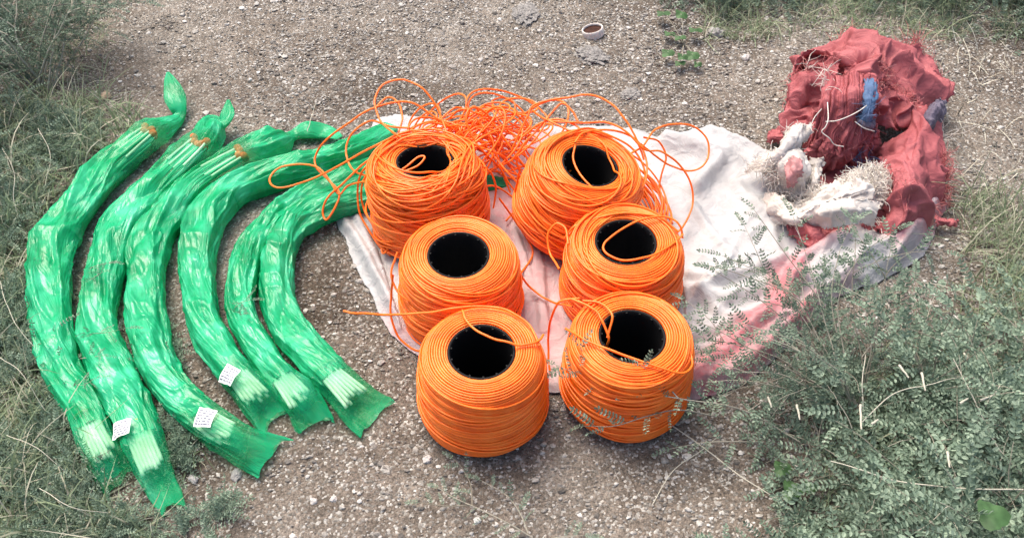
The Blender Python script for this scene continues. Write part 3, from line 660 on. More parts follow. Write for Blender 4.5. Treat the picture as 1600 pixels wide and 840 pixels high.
spool(664, 249, 'back left orange cord spool buried in messy loose loops', tilt=(.0, .14), rs=.93, hs=1.02, cone=.0, mess=1.5, seed=23, wraps=80, loosew=.016, lift=.0, strands=[
 [(640,224,.19),(614,207,.20),(593,186,.21),(586,157,.22),(600,132,.23),(629,125,.235),(657,136,.23),(679,161,.21),(690,184,.19),(700,215,.18)],
 [(700,196,.17),(640,160,.20),(586,168,.20),(543,193,.17),(507,221,.13),(493,243,.10),(494,261,.09),(514,282,.085),(529,300,.08),(525,321,.07),(511,343,.05),(504,332,.055),(511,311,.08),(536,286,.11),(571,254,.15),(614,232,.18),(650,222,.19)],
 [(640,205,.20),(614,214,.19),(557,243,.15),(507,271,.11),(464,288,.085),(432,293,.08),(421,279,.075),(436,262,.08),(471,257,.09),(500,264,.10),(518,286,.10),(531,303,.09),(545,290,.10),(575,283,.14),(610,279,.18)],
 [(586,168,.19),(607,152,.20),(621,161,.20),(629,182,.19),(622,207,.18)],
 [(640,200,.20),(614,198,.19),(579,189,.17),(554,204,.15),(541,229,.13),(546,257,.12),(561,271,.13),(593,279,.16),(640,280,.19)],
 [(579,282,.17),(629,264,.19),(654,245,.20),(663,247,.20),(650,261,.195),(614,275,.185),(586,292,.16)],
 [(693,345,.12),(684,307,.16),(686,279,.19),(704,266,.195),(720,282,.17),(722,314,.13),(718,342,.10)],
 [(590,250,.17),(571,261,.16),(559,286,.11),(561,329,.06),(575,357,.035),(593,385,.02),(610,400,.02)],
 [(604,250,.18),(582,262,.16),(566,290,.12),(568,325,.07),(590,360,.06),(620,385,.04)],
 [(740,262,.16),(758,262,.15),(770,277,.12),(775,300,.08),(771,325,.05)],
 [(590,260,.18),(600,236,.19),(640,214,.20),(690,214,.20),(730,232,.18),(747,262,.17),(742,285,.15),(700,298,.16),(650,290,.18),(610,282,.18)],
 [(600,275,.18),(650,280,.19),(700,270,.19),(736,250,.18),(720,225,.19),(670,208,.20),(620,218,.19)],
 [(575,300,.13),(600,312,.14),(660,318,.14),(720,308,.13),(765,290,.10),(790,300,.05),(808,320,.03),(790,345,.03)],
 [(780,310,.10),(805,345,.05),(832,392,.03),(815,425,.03),(800,440,.03)],
 [(594,372,.04),(598,395,.03),(606,385,.05),(600,370,.06)]])
spool(923, 257, 'back right orange cord spool leaning over with coils slipping off its side', tilt=(.20, -.02), rs=.94, hs=.98, cone=.10, mess=.9, seed=29, wraps=60, loosew=.009, slip=22, strands=[
 [(800,235,.14),(813,203,.18),(825,180,.20),(837,163,.215),(880,153,.23),(920,148,.235),(947,157,.23),(970,177,.22),(987,203,.20),(1000,230,.18),(1006,250,.16)],
 [(890,205,.20),(850,185,.20),(831,172,.21),(853,187,.20),(900,192,.205),(947,192,.205),(980,207,.20),(1007,233,.18),(1033,237,.15),(1062,257,.12),(1080,287,.09),(1082,320,.06),(1067,353,.05),(1050,368,.05)],
 [(985,240,.18),(1007,227,.17),(1020,205,.17),(1047,195,.17),(1080,196,.16),(1102,213,.14),(1108,237,.12),(1100,257,.11),(1077,267,.10),(1047,258,.11),(1020,240,.14),(1000,225,.16)],
 [(900,223,.205),(895,247,.20),(903,267,.195),(923,291,.19),(953,302,.18),(987,303,.16),(1007,287,.15),(1010,253,.16),(993,217,.18),(953,203,.20),(913,207,.208),(898,223,.21)],
 [(812,270,.14),(803,310,.08),(804,338,.06),(820,360,.05),(847,373,.05),(885,365,.08)],
 [(800,250,.13),(820,225,.16),(850,190,.19),(877,162,.21),(893,172,.21),(903,190,.20)],
 [(815,215,.17),(840,195,.19),(870,186,.20),(900,196,.20),(915,212,.20)],
 [(850,290,.16),(862,252,.19),(880,215,.205),(930,205,.205),(985,230,.18),(1008,270,.15),(1000,305,.13)],
 [(846,386,.05),(850,360,.07),(880,342,.09),(930,337,.10)],
 [(1006,215,.16),(1030,222,.14),(1040,250,.11),(1030,290,.08),(1040,330,.05),(1052,350,.04)]])
# heap of loose cord between the two back spools
th = np.linspace(0, 2*PI*46, 46*44)
g = th/(2*PI)
cxp = 732+112*vn(g*.45, 1, 0, 81); cyp = 228+52*vn(g*.42, 2, 0, 82)
rad = .048+.028*vn(g*.8, 3, 0, 83)
cen = np.array([P(a_, b_, .055) for a_, b_ in zip(cxp, cyp)])
tx = 1.1*vn(g*.5, 4, 0, 84); ty = .9*vn(g*.5, 5, 0, 85)
x = rad*np.cos(th)*1.15; y = rad*np.sin(th)*.95
z = x*np.sin(tx)+y*np.sin(ty+.25)+.035*vn(g*.7, 6, 0, 86)
pth = cen+np.c_[x, y*np.cos(ty), z+.02]
pth[:, 2] = np.maximum(pth[:, 2], .012+.01*np.abs(vn(g*3, 7, 0, 87)))
hp = P(738, 230, 0); mb = MB(); mb.add(*tube(pth, CR, 7))
for k in range(26):
    a0 = rng.uniform(640, 700); a1 = rng.uniform(790, 850); m0 = rng.uniform(165, 235); e = rng.uniform(200, 290); e2 = rng.uniform(190, 320)
    pts = [P(a0, e, .05), P(a0+(a1-a0)*.25, (e+m0)/2, rng.uniform(.07, .13)), P((a0+a1)/2, m0, rng.uniform(.08, .15)), P(a0+(a1-a0)*.75, (m0+e2)/2-5, rng.uniform(.06, .12)), P(a1, e2, .03)]
    c_ = cr(pts, 60); c_ += .006*np.stack([vn(np.arange(60)/9., k, i, 88) for i in range(3)], -1); mb.add(*tube(c_, CR, 7))
o = mb.out('cord_tangle', M_CORD, None, origin=hp)
tag(o, 'tangled heap of loose orange cord between the two back spools', 'cord')

# ------------------------------------------------------------------ green plastic packets
def packet(pts, label, rods_at, tip_at, paper=None, seed=1, zoff=0.0, flare=1.0):
    """pts: (px, py, width px, height factor, extra z); rods_at: fraction along the path where the pale rods end; tip_at: where the red tips start"""
    rods_at += .035
    W = []
    for q in pts:
        px, py, w = q[:3]; w *= .90; hf = q[3] if len(q) > 3 else 1; ez = (q[4] if len(q) > 4 else 0)+zoff
        k = ppm(px, py, .03); wm = w/k; hh = min(wm*.5, .031)*hf
        p_ = P(px, py, .006+hh*.92+ez); W.append([*p_, wm/2, hh])
    W = np.array(W); n_ = 420
    C = cr(W, n_); seg = np.concatenate([[0], np.cumsum(np.linalg.norm(np.diff(C[:, :3], axis=0), axis=1))])
    u = np.linspace(0, seg[-1], n_); C = np.stack([np.interp(u, seg, C[:, i]) for i in range(5)], -1)
    for i in range(5):
        kk = np.ones(7)/7; pd = np.pad(C[:, i], 3, mode='edge'); C[:, i] = np.convolve(pd, kk, 'valid')
    cen, hw, hh = C[:, :3], np.maximum(C[:, 3], .003), np.maximum(C[:, 4], .0012)
    T = np.gradient(cen, axis=0); T[:, 2] *= .3; T /= np.linalg.norm(T, axis=1)[:, None]
    side = np.cross(T, [0, 0, 1.]); side /= np.linalg.norm(side, axis=1)[:, None]
    K = 110; a = np.arange(K)*2*PI/K; ca, sa = np.cos(a)[None], np.sin(a)[None]
    # polygonal, loosely twisted section
    s_ = u[:, None]; tw = s_*5+1.2*vn(s_*7, 0, 0, seed)
    ex = .75
    cx_ = np.sign(ca)*np.abs(ca)**ex; cz_ = np.sign(sa)*np.abs(sa)**1.0
    am = (hh/.034)[:, None].clip(.25, 1)
    rs_ = lambda fa, fl, sk, sd_: 1-np.minimum(1, np.abs(vn(ca*fa+s_*sk, sa*fa-s_*sk*.6, s_*fl, sd_))*2.0)
    fold = .30*(rs_(1.1, 6, 3, seed+1)-.45)*.8+.13*(rs_(2.3, 11, 9, seed+2)-.45)+.05*(rs_(3.8, 26, 14, seed+7)-.45)*(.5+vn(s_*11, 0, 0, seed+3))+.12*np.abs(np.sin((a[None]+tw)*2))-.08
    edgew = .11*vn(s_*13, ca*.8, 0, seed+4)+.05*(1-np.abs(vn(s_*33, ca, 0, seed+5))*3).clip(0, 1)
    rx = hw[:, None]*(cx_*(1+fold*.55)+edgew*np.sign(ca)*np.abs(ca)); rz = hh[:, None]*cz_*(1+fold*1.6*am)+.006*am*fold
    V = cen[:, None]+side[:, None]*rx[..., None]; V[..., 2] += rz
    gnd = G(V[..., 0], V[..., 1])+.003
    V[..., 2] = np.maximum(V[..., 2], gnd+.0025*(ridge(V[..., 0]*14, V[..., 1]*14, 0, seed, 1)))
    # open mouth at the near end: a jagged lip
    jag = .014*flare*vn(ca*1.4+3, sa*.5, 0, seed+9)+.006*vn(ca*4, sa, 0, seed+12)
    wgt = sstep(n_-26, n_-1, np.arange(n_))[:, None]
    jag = .5*jag+.010*(np.abs(ca)**3-.35)*(1+.3*flare)+.014*flare*ca*vn(seed*1.7, 0, 0, 5)
    V += (T[:, None]*(jag*wgt)[..., None]); 
    fr = u/u[-1]
    clear = .22+.20*vn(s_*9, ca*1.3, sa*1.3, seed+20)+.42*sstep(rods_at-.10, rods_at-.05, fr)[:, None]*(1-.85*sstep(rods_at+.0, rods_at+.06, fr)[:, None])
    if tip_at: clear = clear+.42*(sstep(tip_at-.045, tip_at-.01, fr)*sstep(tip_at+.15, tip_at+.08, fr))[:, None]
    tint = sstep(rods_at-.10, rods_at-.05, fr)[:, None]*np.ones((1, K))
    if tip_at: tint = tint+(sstep(tip_at-.06, tip_at-.02, fr)*sstep(tip_at+.15, tip_at+.05, fr))[:, None]
    mid = cen[n_//2]*[1, 1, 0]; t = empty('green_packet', mid); tag(t, label, 'packet', 'green plastic packets of bundled tubes laid side by side')
    link('plastic_sleeve', V.reshape(-1, 3)-mid, gridq(n_, K, True), None, M_FILM, t, attr={'clear': np.clip(clear, 0, .85).ravel(), 'tint': np.clip(tint, 0, 1).ravel(), 'su': (s_*13+ca*1.1+seed).ravel(), 'sc': (ca*2.3+s_*4).ravel(), 'ss': (sa*2.3+0*s_).ravel()})
    # bundle inside
    def at(f, ox, oz):
        i = f*(n_-1); cc = np.stack([np.interp(i, np.arange(n_), cen[:, k]) for k in range(3)], -1); ss = np.stack([np.interp(i, np.arange(n_), side[:, k]) for k in range(3)], -1)
        w_ = np.interp(i, np.arange(n_), hw); h_ = np.interp(i, np.arange(n_), hh)
        p_ = cc+ss*(w_*ox)[:, None]; p_[:, 2] += h_*oz; p_[:, 2] = np.maximum(p_[:, 2], .012); return p_
    f0 = tip_at if tip_at else .06; f1 = rods_at
    mb = MB()
    for k in range(26):
        r0 = .45+.25*rng.random(); an = rng.uniform(-.3, PI+.3); ff = np.linspace(f0+rng.uniform(0, .02), f1-.066, 90)
        wv = .05*vn(ff*7, k, 0, seed+30); wz = .06*vn(ff*7, k, 5, seed+31)
        mb.add(*tube(at(ff, r0*math.cos(an)*1.1+wv, r0*math.sin(an)*.8+wz), .0028, 5))
    bo = mb.out('tube_bundle', M_TEAL, t, origin=mid)
    for k in range(13):
        ox = -.62+1.24*((k % 7)/6)+(.1 if k > 6 else 0); oz = .34 if k < 7 else .02
        oz *= math.sqrt(max(.1, 1-ox*ox*.8)); e = f1-rng.uniform(0, .018)
        ff = np.linspace(e-.072, e, 10); sp_ = np.linspace(.82, 1.02, 10)
        v_, q_ = tube(at(ff, ox*sp_, oz+0*ff), .0034, 8)
        nv = len(v_); v_ = np.vstack([v_, v_[-8:].mean(0)]); tri = [(nv-8+j, nv-8+(j+1) % 8, nv) for j in range(8)]
        link('rod', v_-mid, q_, tri, M_ROD, bo)
    if tip_at:
        for k in range(8):
            ox = -.6+1.2*((k % 4)/3)+(.15 if k > 3 else 0); oz = .45 if k < 4 else .05; e = tip_at+rng.uniform(-.006, .012)
            ff = np.linspace(e, e+.07, 8); v_, q_ = tube(at(ff, ox*np.linspace(.8, 1, 8), oz+0*ff), .003, 8); link('rod', v_-mid, q_, None, M_ROD, bo)
            c_ = at(np.array([e-.004]), np.array([ox*.8]), np.array([oz]))[0]; v_, q_ = lathe([(.0001, -.009), (.007, -.006), (.0095, 0), (.007, .006), (.0001, .009)], 12)
            link('red_tip', v_+c_-mid, q_, None, M_TIP, bo)
    # tie
    i = int((f1-.085)*(n_-1)); aa = np.linspace(0, 2*PI, 40)
    ring = cen[i]+side[i]*(hw[i]*.72*np.cos(aa))[:, None]; ring[:, 2] += hh[i]*.72*np.sin(aa); v_, q_ = tube(ring, .0016, 6); link('tie', v_-mid, q_, None, M_TIE, bo)
    if paper:
        ppx, ppy, ang, sz = paper
        j = np.argmin(np.hypot(Q(cen)[0]-ppx, Q(cen)[1]-ppy)); ztop = cen[j, 2]+hh[j]*1.10+.002
        e1 = P(ppx+10*math.cos(ang), ppy+10*math.sin(ang), ztop)-P(ppx, ppy, ztop); e1 /= np.linalg.norm(e1); e2 = np.cross([0, 0, 1.], e1)
        c0 = P(ppx, ppy, ztop); g_ = np.linspace(-.5, .5, 14); gu, gv = np.meshgrid(g_, g_)
        sw, sh = sz
        def sheet(uu, vv, dz):
            pz = ztop+dz; off = (uu*sw)[..., None]*e1+(vv*sh)[..., None]*e2; lat = off@side[j]
            q = c0+off; q[..., 2] = pz-hh[j]*1.10*(1-np.sqrt(np.maximum(.1, 1-((lat+((c0-cen[j])@side[j]))/hw[j])**2*.75)))*.8+.0012*vn(uu*4, vv*4, 0, seed); return q
        link('paper_label', sheet(gu, gv, .001).reshape(-1, 3)-mid, gridq(14, 14), None, M_PAPER, t)
        mb = MB(); rr = random.Random(seed)
        for ln in range(6):
            x0 = -.42
            while x0 < .36:
                w_ = rr.uniform(.08, .22)
                uu, vv = np.meshgrid([x0, min(.42, x0+w_)], [.36-ln*.14, .36-ln*.14-.06]); 
                mb.add(sheet(uu, vv, .0016).reshape(-1, 3)-mid, gridq(2, 2)); x0 += w_+rr.uniform(.03, .08)
        po = mb.out('print_lines', M_INK, t, smooth=False)
    return t
packet([(262,112,4,.1,.05),(266,128,22,.12,.045),(272,150,36,.14,.035),(279,170,26,.25,.02),(279,184,22,.6,.0),(262,194,38,.7),(238,208,52),(196,240,62),(165,268,64),(108,338,72),(82,385,76),(76,440,74),(80,508,66),(99,580,62),(130,640,62),(152,690,64),(172,730,66,.7),(186,754,62,.3)],
 'green plastic packet farthest left in the row, its tail flap standing up', .93, .20, seed=101)
packet([(357,155,4,.1,.05),(356,178,24,.2,.04),(346,196,22,.6,.02),(332,196,42,.9,.0),(324,214,52),(308,232,58),(254,282,60),(206,332,66),(178,374,64),(162,432,66),(156,462,66),(154,515,64),(180,583,76),(205,642,68),(224,695,66),(246,748,56,.7),(258,775,50,.4),(270,797,40,.15)],
 'green packet second from left with a torn lower tip reaching lowest', .90, .16, (188, 666, -.1, (.034, .030)), seed=102)
packet([(532,216,12,.1,.02),(508,206,34,.3,.0),(480,203,38,.5,.0),(456,213,20,.6,.0),(436,220,46),(412,230,50),(375,246,52),(311,284,56),(275,320,62),(238,370,66),(229,420,68),(230,498,64),(248,572,62),(277,618,64),(322,658,64),(372,690,68),(404,704,74,.5),(428,714,80,.15)],
 'green packet third from left bearing a white paper label near its open end', .90, .235, (320, 651, .15, (.033, .036)), seed=103, flare=1.2)
packet([(612,196,30,.3,.005),(592,212,46,.6,.0),(556,232,44),(520,247,46),(430,272,54),(362,298,60),(326,335,64),(309,390,64),(307,430,62),(312,460,60),(322,510,56),(345,555,56),(380,598,60),(408,630,64,.8),(424,650,68,.35),(432,662,60,.15)],
 'fourth green packet from left with a small crumpled white paper label', .92, None, (357, 583, .5, (.032, .032)), seed=104, flare=1.5)
packet([(700,240,30,.5,.0),(640,250,42,.8),(600,262,44),(560,278,46),(500,300,50),(440,334,54),(402,378,52),(384,420,52),(376,465,50),(388,515,52),(415,560,54),(446,598,58),(472,630,66,.8),(486,650,74,.45),(494,664,70,.15)],
 'fifth green packet from left lying against the rightmost one', .92, None, None, seed=105)
packet([(806,288,16,.2,.0),(760,286,34,.6,.0),(700,288,40,.8),(640,297,46),(575,310,50),(510,325,54),(458,355,58),(438,395,60),(432,440,62),(436,472,62),(452,512,62),(485,552,62),(518,588,64),(552,620,72,.8),(572,640,84,.45),(588,654,92,.15)],
 'green packet nearest the spools, rightmost in the row with a flared open end', .92, None, None, seed=106, flare=.6)

# ------------------------------------------------------------------ plants
def frond(pairs, L, ll, lw, seed):
    r = random.Random(seed); mb = MB(); xs_ = np.linspace(0, L, 7); zz = lambda x: -.35*x*x/L
    mb.add(*tube(np.c_[xs_, 0*xs_, zz(xs_)], np.linspace(.0005, .0003, 7), 3))
    def leaf(x, ang, s_):
        a, w = ll*s_, lw*s_
        loc = np.array([(0, 0, 0), (.35*a, .5*w, .12*w), (.8*a, .42*w, .1*w), (a, 0, -.05*a), (.8*a, -.42*w, .1*w), (.35*a, -.5*w, .12*w)])
        tl = r.uniform(-.5, .5); c, s = math.cos(tl), math.sin(tl)
        loc = np.c_[loc[:, 0], loc[:, 1]*c-loc[:, 2]*s, loc[:, 1]*s+loc[:, 2]*c]
        c, s = math.cos(ang), math.sin(ang); loc = np.c_[loc[:, 0]*c-loc[:, 1]*s, loc[:, 0]*s+loc[:, 1]*c, loc[:, 2]]
        mb.add(loc+np.array([x, 0, zz(x)]), [(0, 1, 2, 3), (0, 3, 4, 5)])
    for k in range(pairs):
        x = L*(.15+.8*k/(pairs-1)); s_ = 1-.35*abs(k/(pairs-1)-.4)
        leaf(x, 1.05+r.uniform(-.2, .2), s_*r.uniform(.85, 1.1)); leaf(x, -1.05+r.uniform(-.2, .2), s_*r.uniform(.85, 1.1))
    leaf(L*.98, 0, .9)
    return np.concatenate(mb.V), np.concatenate(mb.Q)
FR = [frond(p_, .036*s_, .0078, .0042, i) for i, (p_, s_) in enumerate([(5, .8), (6, 1), (7, 1.15), (6, .9), (8, 1.3), (5, 1)])]
FERN = [frond(p_, .030*s_, .0062, .0024, i+50) for i, (p_, s_) in enumerate([(6, .9), (8, 1.1), (6, .8), (7, 1.3)])]
def put(mb, T, d, p, s, roll):
    d = d/np.linalg.norm(d); sd_ = np.cross([0, 0, 1.], d)
    if np.linalg.norm(sd_) < .1: sd_ = np.array([1., 0, 0])
    sd_ /= np.linalg.norm(sd_); up = np.cross(d, sd_); c, q = math.cos(roll), math.sin(roll)
    B = np.stack([d, c*sd_+q*up, -q*sd_+c*up], 0); mb.add((T[0]*s)@B+p, T[1])
def arc_stem(root, az, lean, L, droop=.8, wob=.25, n=14):
    d = np.array([math.cos(az)*math.sin(lean), math.sin(az)*math.sin(lean), math.cos(lean)]); p = np.array(root, float); pts = [p.copy()]
    for i in range(n):
        d = d+np.array([rng.normal()*wob*.35, rng.normal()*wob*.35, -droop*.09]); d /= np.linalg.norm(d)
        p = p+d*L/n; g_ = .012
        if p[2] < g_: p[2] = g_; d[2] = abs(d[2])*.3
        pts.append(p.copy())
    return np.array(pts)
def dress(mbs, mbl, path, r0, step=.012, lib=FR, fs=1.0, start=.15, both=True):
    n_ = max(10, int(np.linalg.norm(np.diff(path, axis=0), axis=1).sum()/.010)); c = cr(path, n_)
    mbs.add(*tube(c, np.linspace(r0, r0*.4, n_), 5))
    L = n_*.010; k = int(L*(1-start)/step)
    for i in range(k):
        u = start+(1-start)*(i+.5)/k; j = min(n_-2, int(u*(n_-1))); t_ = c[j+1]-c[j]; t_ /= np.linalg.norm(t_)
        v_ = rng.normal(size=3); v_[2] = abs(v_[2])*.4+.1; v_ -= t_*v_.dot(t_); v_ /= np.linalg.norm(v_)
        put(mbl, lib[rng.integers(len(lib))], t_*.6+v_*1.0, c[j], fs*rng.uniform(.7, 1.2), rng.normal()*.5)
    put(mbl, lib[rng.integers(len(lib))], c[-1]-c[-2], c[-1], fs, 0)
    return c
def shrub(name, root, label, cat, n, L, lean=(.3, 1.1), az=(0, 2*PI), lib=FR, fs=1.0, step=.0145, mat=None, group=None, sub=2, r0=.0016, extra=(), droop=.8, stem_mat=None):
    root = np.array(root); mbs, mbl = MB(), MB()
    for k in range(n):
        pth = arc_stem(root+np.r_[rng.normal(size=2)*.012, 0], rng.uniform(*az), rng.uniform(*lean), L*rng.uniform(.6, 1.15), droop)
        c = dress(mbs, mbl, pth, r0, step, lib, fs)
        for s_ in range(sub):
            j = rng.integers(len(c)//4, len(c)-3); t_ = c[j+1]-c[j]
            a_ = math.atan2(t_[1], t_[0])+rng.choice([-1, 1])*rng.uniform(.4, 1.1)
            dress(mbs, mbl, arc_stem(c[j], a_, rng.uniform(.7, 1.4), L*rng.uniform(.25, .5), droop, n=8), r0*.6, step, lib, fs)
    for e in extra:
        dress(mbs, mbl, np.array([P(*q) for q in e]), r0*.9, step*1.35, lib, fs)
    t = empty(name, root); tag(t, label, cat, group)
    mbs.out('stem', stem_mat or M_STEM, t, origin=root); mbl.out('leaves', mat or M_LEAF, t, smooth=False, origin=root)
    return t
SH = 'grey green feathery shrubs around the clearing'
shrub('leafy_shrub', gP(1335, 660), 'open sprig shrub rising over the lower right edge of the white sack', 'shrub', 11, .33, (.25, .95), (PI*.45, PI*1.05), mat=M_LEAF2, group=SH, fs=.9, step=.017, sub=3, extra=[
 [(1340,640,.03),(1300,540,.12),(1270,430,.20),(1240,340,.26)], [(1345,640,.03),(1270,520,.12),(1210,440,.18),(1130,400,.22)], [(1340,640,.03),(1290,560,.10),(1210,520,.14),(1140,560,.16)], [(1290,480,.15),(1230,400,.2),(1180,330,.24)], [(1335,620,.05),(1270,540,.12),(1190,470,.17),(1120,425,.20)], [(1300,560,.09),(1250,470,.16),(1160,430,.20),(1110,415,.21)], [(1320,560,.10),(1310,470,.16),(1345,400,.20),(1400,360,.22)], [(1280,600,.07),(1200,560,.11),(1130,520,.14),(1085,500,.15)], [(1330,600,.05),(1300,480,.12),(1310,400,.18),(1330,350,.2)], [(1345,640,.03),(1370,520,.12),(1385,430,.16),(1440,380,.18)]])
shrub('leafy_shrub', gP(1270, 690), 'low shrub with sprigs lying across the front right spool', 'shrub', 6, .16, (.5, 1.3), group=SH, extra=[
 [(1250,690,.03),(1160,640,.08),(1060,622,.13),(970,605,.14),(905,585,.13),(870,570,.12)], [(1120,650,.06),(1060,640,.09),(1010,650,.10),(960,665,.08),(915,665,.05)], [(1060,622,.13),(1030,590,.15),(1000,570,.19)], [(930,592,.135),(915,560,.16),(905,540,.19)], [(1200,690,.03),(1110,690,.05),(1050,700,.03)]])
shrub('leafy_shrub', gP(1440, 640), 'dense shrub under the right end of the white sack', 'shrub', 19, .25, (.2, 1.25), group=SH, fs=1.25, step=.018)
shrub('leafy_shrub', gP(1360, 790), 'dense shrub with woody stems at the bottom right of centre', 'shrub', 12, .22, (.2, .9), group=SH, fs=1.3, step=.019, mat=M_LEAF2)
shrub('leafy_shrub', gP(1470, 780), 'thick shrub in the bottom right with pale dry stalks in it', 'shrub', 18, .26, (.2, 1.25), group=SH, fs=1.35, step=.018)
shrub('leafy_shrub', gP(1580, 720), 'pale green shrub at the right edge near the bottom corner', 'shrub', 17, .26, (.2, 1.25), group=SH, fs=1.35, step=.018)
shrub('leafy_shrub', gP(1590, 590), 'shrub at the right edge reaching above the dense thicket', 'shrub', 16, .24, (.2, 1.25), group=SH, fs=1.2, step=.017)
shrub('leafy_shrub', gP(1540, 880), 'large leaved shrub cut by the bottom right corner', 'shrub', 18, .28, (.1, 1.1), group=SH, fs=1.5, step=.018)
shrub('leafy_shrub', gP(1360, 890), 'shrub cut by the bottom edge right of centre', 'shrub', 12, .22, (.1, 1.0), group=SH, fs=1.4, step=.019)
shrub('leafy_shrub', gP(1200, 890), 'thin shrub cut by the bottom edge below the front right spool', 'shrub', 5, .15, (.5, 1.35), group=SH)
shrub('leafy_shrub', gP(1370, 600), 'dark low shrub in shade beside the sack corner', 'shrub', 16, .16, (.5, 1.4), group=SH, mat=M_LEAF2)
# sprig on the bare soil in front
shrub('leafy_shrub', gP(850, 842), 'sparse pale sprig on the bare soil below the front left spool', 'shrub', 0, .1, group=SH, lib=FERN, extra=[
 [(840,845,.01),(800,820,.03),(750,795,.035),(712,778,.03),(685,762,.02)], [(738,790,.03),(735,755,.02),(720,728,.02),(708,716,.02)], [(735,788,.03),(700,790,.02),(655,784,.015)], [(825,832,.02),(812,800,.02),(790,772,.02),(752,750,.015)], [(840,845,.01),(880,838,.02),(910,836,.02)]], step=.016)
# top left shrub
shrub('leafy_shrub', gP(70, 138), 'dark leaning shrub in the top left corner', 'shrub', 20, .34, (.1, .9), (PI*.1, PI*1.1), FERN, 1.3, .012, M_LEAF2, SH, r0=.003)
shrub('leafy_shrub', gP(0, 60), 'feathery shrub cut by the left edge at the top', 'shrub', 22, .3, (.1, 1.1), (0, 2*PI), FERN, 1.3, .010, M_LEAF, SH)
shrub('leafy_shrub', gP(20, 215), 'dark shrub clump at the left edge above the grass patch', 'shrub', 18, .15, (.3, 1.3), lib=FERN, fs=1.1, mat=M_LEAF2, group=SH)
# top right bushes
for i, (a_, b_, nn, L_, lb) in enumerate([(1170, -20, 20, .20, 'dark low bush at the top edge above the rounded grey stone'), (1290, -40, 18, .17, 'dark bush at the top edge behind the red sack'), (1400, -30, 18, .2, 'dark bush at the top edge right of the red sack'), (1520, -20, 20, .26, 'bushy dark shrub near the top right corner'), (1610, 10, 22, .26, 'dark shrub filling the top right corner'), (1040, -30, 9, .12, 'small bush at the top edge above the round leafed weed')]):
    shrub('leafy_shrub', gP(a_, b_), lb, 'shrub', nn, L_, (.2, 1.3), lib=FERN if i % 2 else FR, fs=1.3, mat=M_LEAF2, group=SH)
# left side ferny plants
for i, (a_, b_, nn, L_, lb) in enumerate([(20, 250, 18, .15, 'fine leaved plant left of the top of the leftmost packet'), (100, 225, 13, .09, 'low fine leaved plant just above the leftmost packet'), (5, 340, 17, .12, 'fine leaved plant at the left edge beside the packet bend'), (10, 630, 18, .15, 'fine leaved plant at the left edge beside the lower half of the leftmost packet'), (60, 720, 18, .10, 'fine leaved plant below the leftmost packet'), (20, 810, 20, .15, 'fine leaved plant in the bottom left corner'), (140, 835, 15, .09, 'fine leaved plant below the two leftmost packets'), (300, 850, 8, .06, 'low fine leaved plant at the bottom edge below the lowest packet tip'), (15, 500, 22, .10, 'fine leaved plant at the left edge beside the middle of the leftmost packet'), (265, 700, 9, .07, 'small weed between the second and third packets'), (250, 560, 7, .05, 'tiny weed between packets above the third label')]):
    shrub('leafy_weed', gP(a_, b_), lb, 'weed', nn, L_, (.5, 1.45), lib=FERN, fs=1.15, step=.011, mat=M_LEAF, group='fine leaved weeds around the packets', sub=2, r0=.0009)
for (lb, ex) in [('thin weed lying across the middle of the second packet', [[(60,560,.03),(120,600,.06),(150,590,.09)], [(125,520,.04),(160,520,.08),(200,512,.09)], [(125,560,.05),(160,555,.08)]]), ('thin weed growing over the upper part of the second packet', [[(130,425,.03),(150,415,.07),(175,410,.09)], [(135,440,.04),(160,425,.08)]]), ('small weed lying over the fifth packet', [[(365,480,.03),(378,472,.07),(392,468,.08)], [(360,500,.03),(380,490,.07)]])]:
    r_ = P(ex[0][0][0], ex[0][0][1], .0); shrub('leafy_weed', r_, lb, 'weed', 0, .1, lib=FERN, fs=.7, step=.010, mat=M_LEAF, group='fine leaved weeds around the packets', extra=ex, r0=.0009)

# round leaved weed near the lid and a few big leaves in the thicket
def round_leaves(root, leaves, label, r=.0165):
    t = empty('round_leafed_weed', root); tag(t, label, 'weed'); mbs = MB()
    for (lx, ly, lz, s_) in leaves:
        c_ = P(lx, ly, lz); nn = 22; a = np.arange(nn)*2*PI/nn
        rr = r*s_*(1+.16*np.cos(3*a)+.05*np.cos(9*a)); V = [np.array([0, 0, .0])]
        tl = rng.normal(size=2)*.16
        for k in range(nn):
            for q in (.55, 1): 
                x, y = rr[k]*q*math.cos(a[k]), rr[k]*q*math.sin(a[k]); V.append(np.array([x, y, x*tl[0]+y*tl[1]-.12*q*q*r*s_+.003*math.sin(3*a[k])*q]))
        tri = [(0, 1+2*k, 1+2*((k+1) % nn)) for k in range(nn)]; qd = [(1+2*k, 2+2*k, 2+2*((k+1) % nn), 1+2*((k+1) % nn)) for k in range(nn)]
        link('leaf', np.array(V)+c_-root, qd, tri, M_GLEAF, t)
        mbs.add(*tube(cr([root, (root+c_)/2+[0, 0, .008], c_], 14), .0009, 5))
    mbs.out('stem', M_STEM, t, origin=root)
round_leaves(gP(1068, 70), [(1036,20,.03,1.1),(1064,22,.035,1),(1086,46,.03,1.1),(1046,52,.02,.9),(1062,58,.02,.9),(1043,82,.025,1.0),(1066,88,.03,.8),(1082,86,.03,1.0),(1062,98,.02,.8),(1090,100,.02,.6)], 'green weed with rounded leaves on the gravel near the tin lid')
round_leaves(gP(1235, 752), [(1222,731,.03,.9),(1238,764,.03,1.0),(1268,760,.03,.7)], 'weed with rounded green leaves at the edge of the thicket', .017)
round_leaves(gP(1550, 812), [(1552,803,.20,1.2)], 'single large green leaf low in the bottom right thicket', .02)
round_leaves(gP(1120, 214), [(1118,210,.012,.7),(1130,214,.012,.5)], 'tiny green seedling behind the white sack', .014)

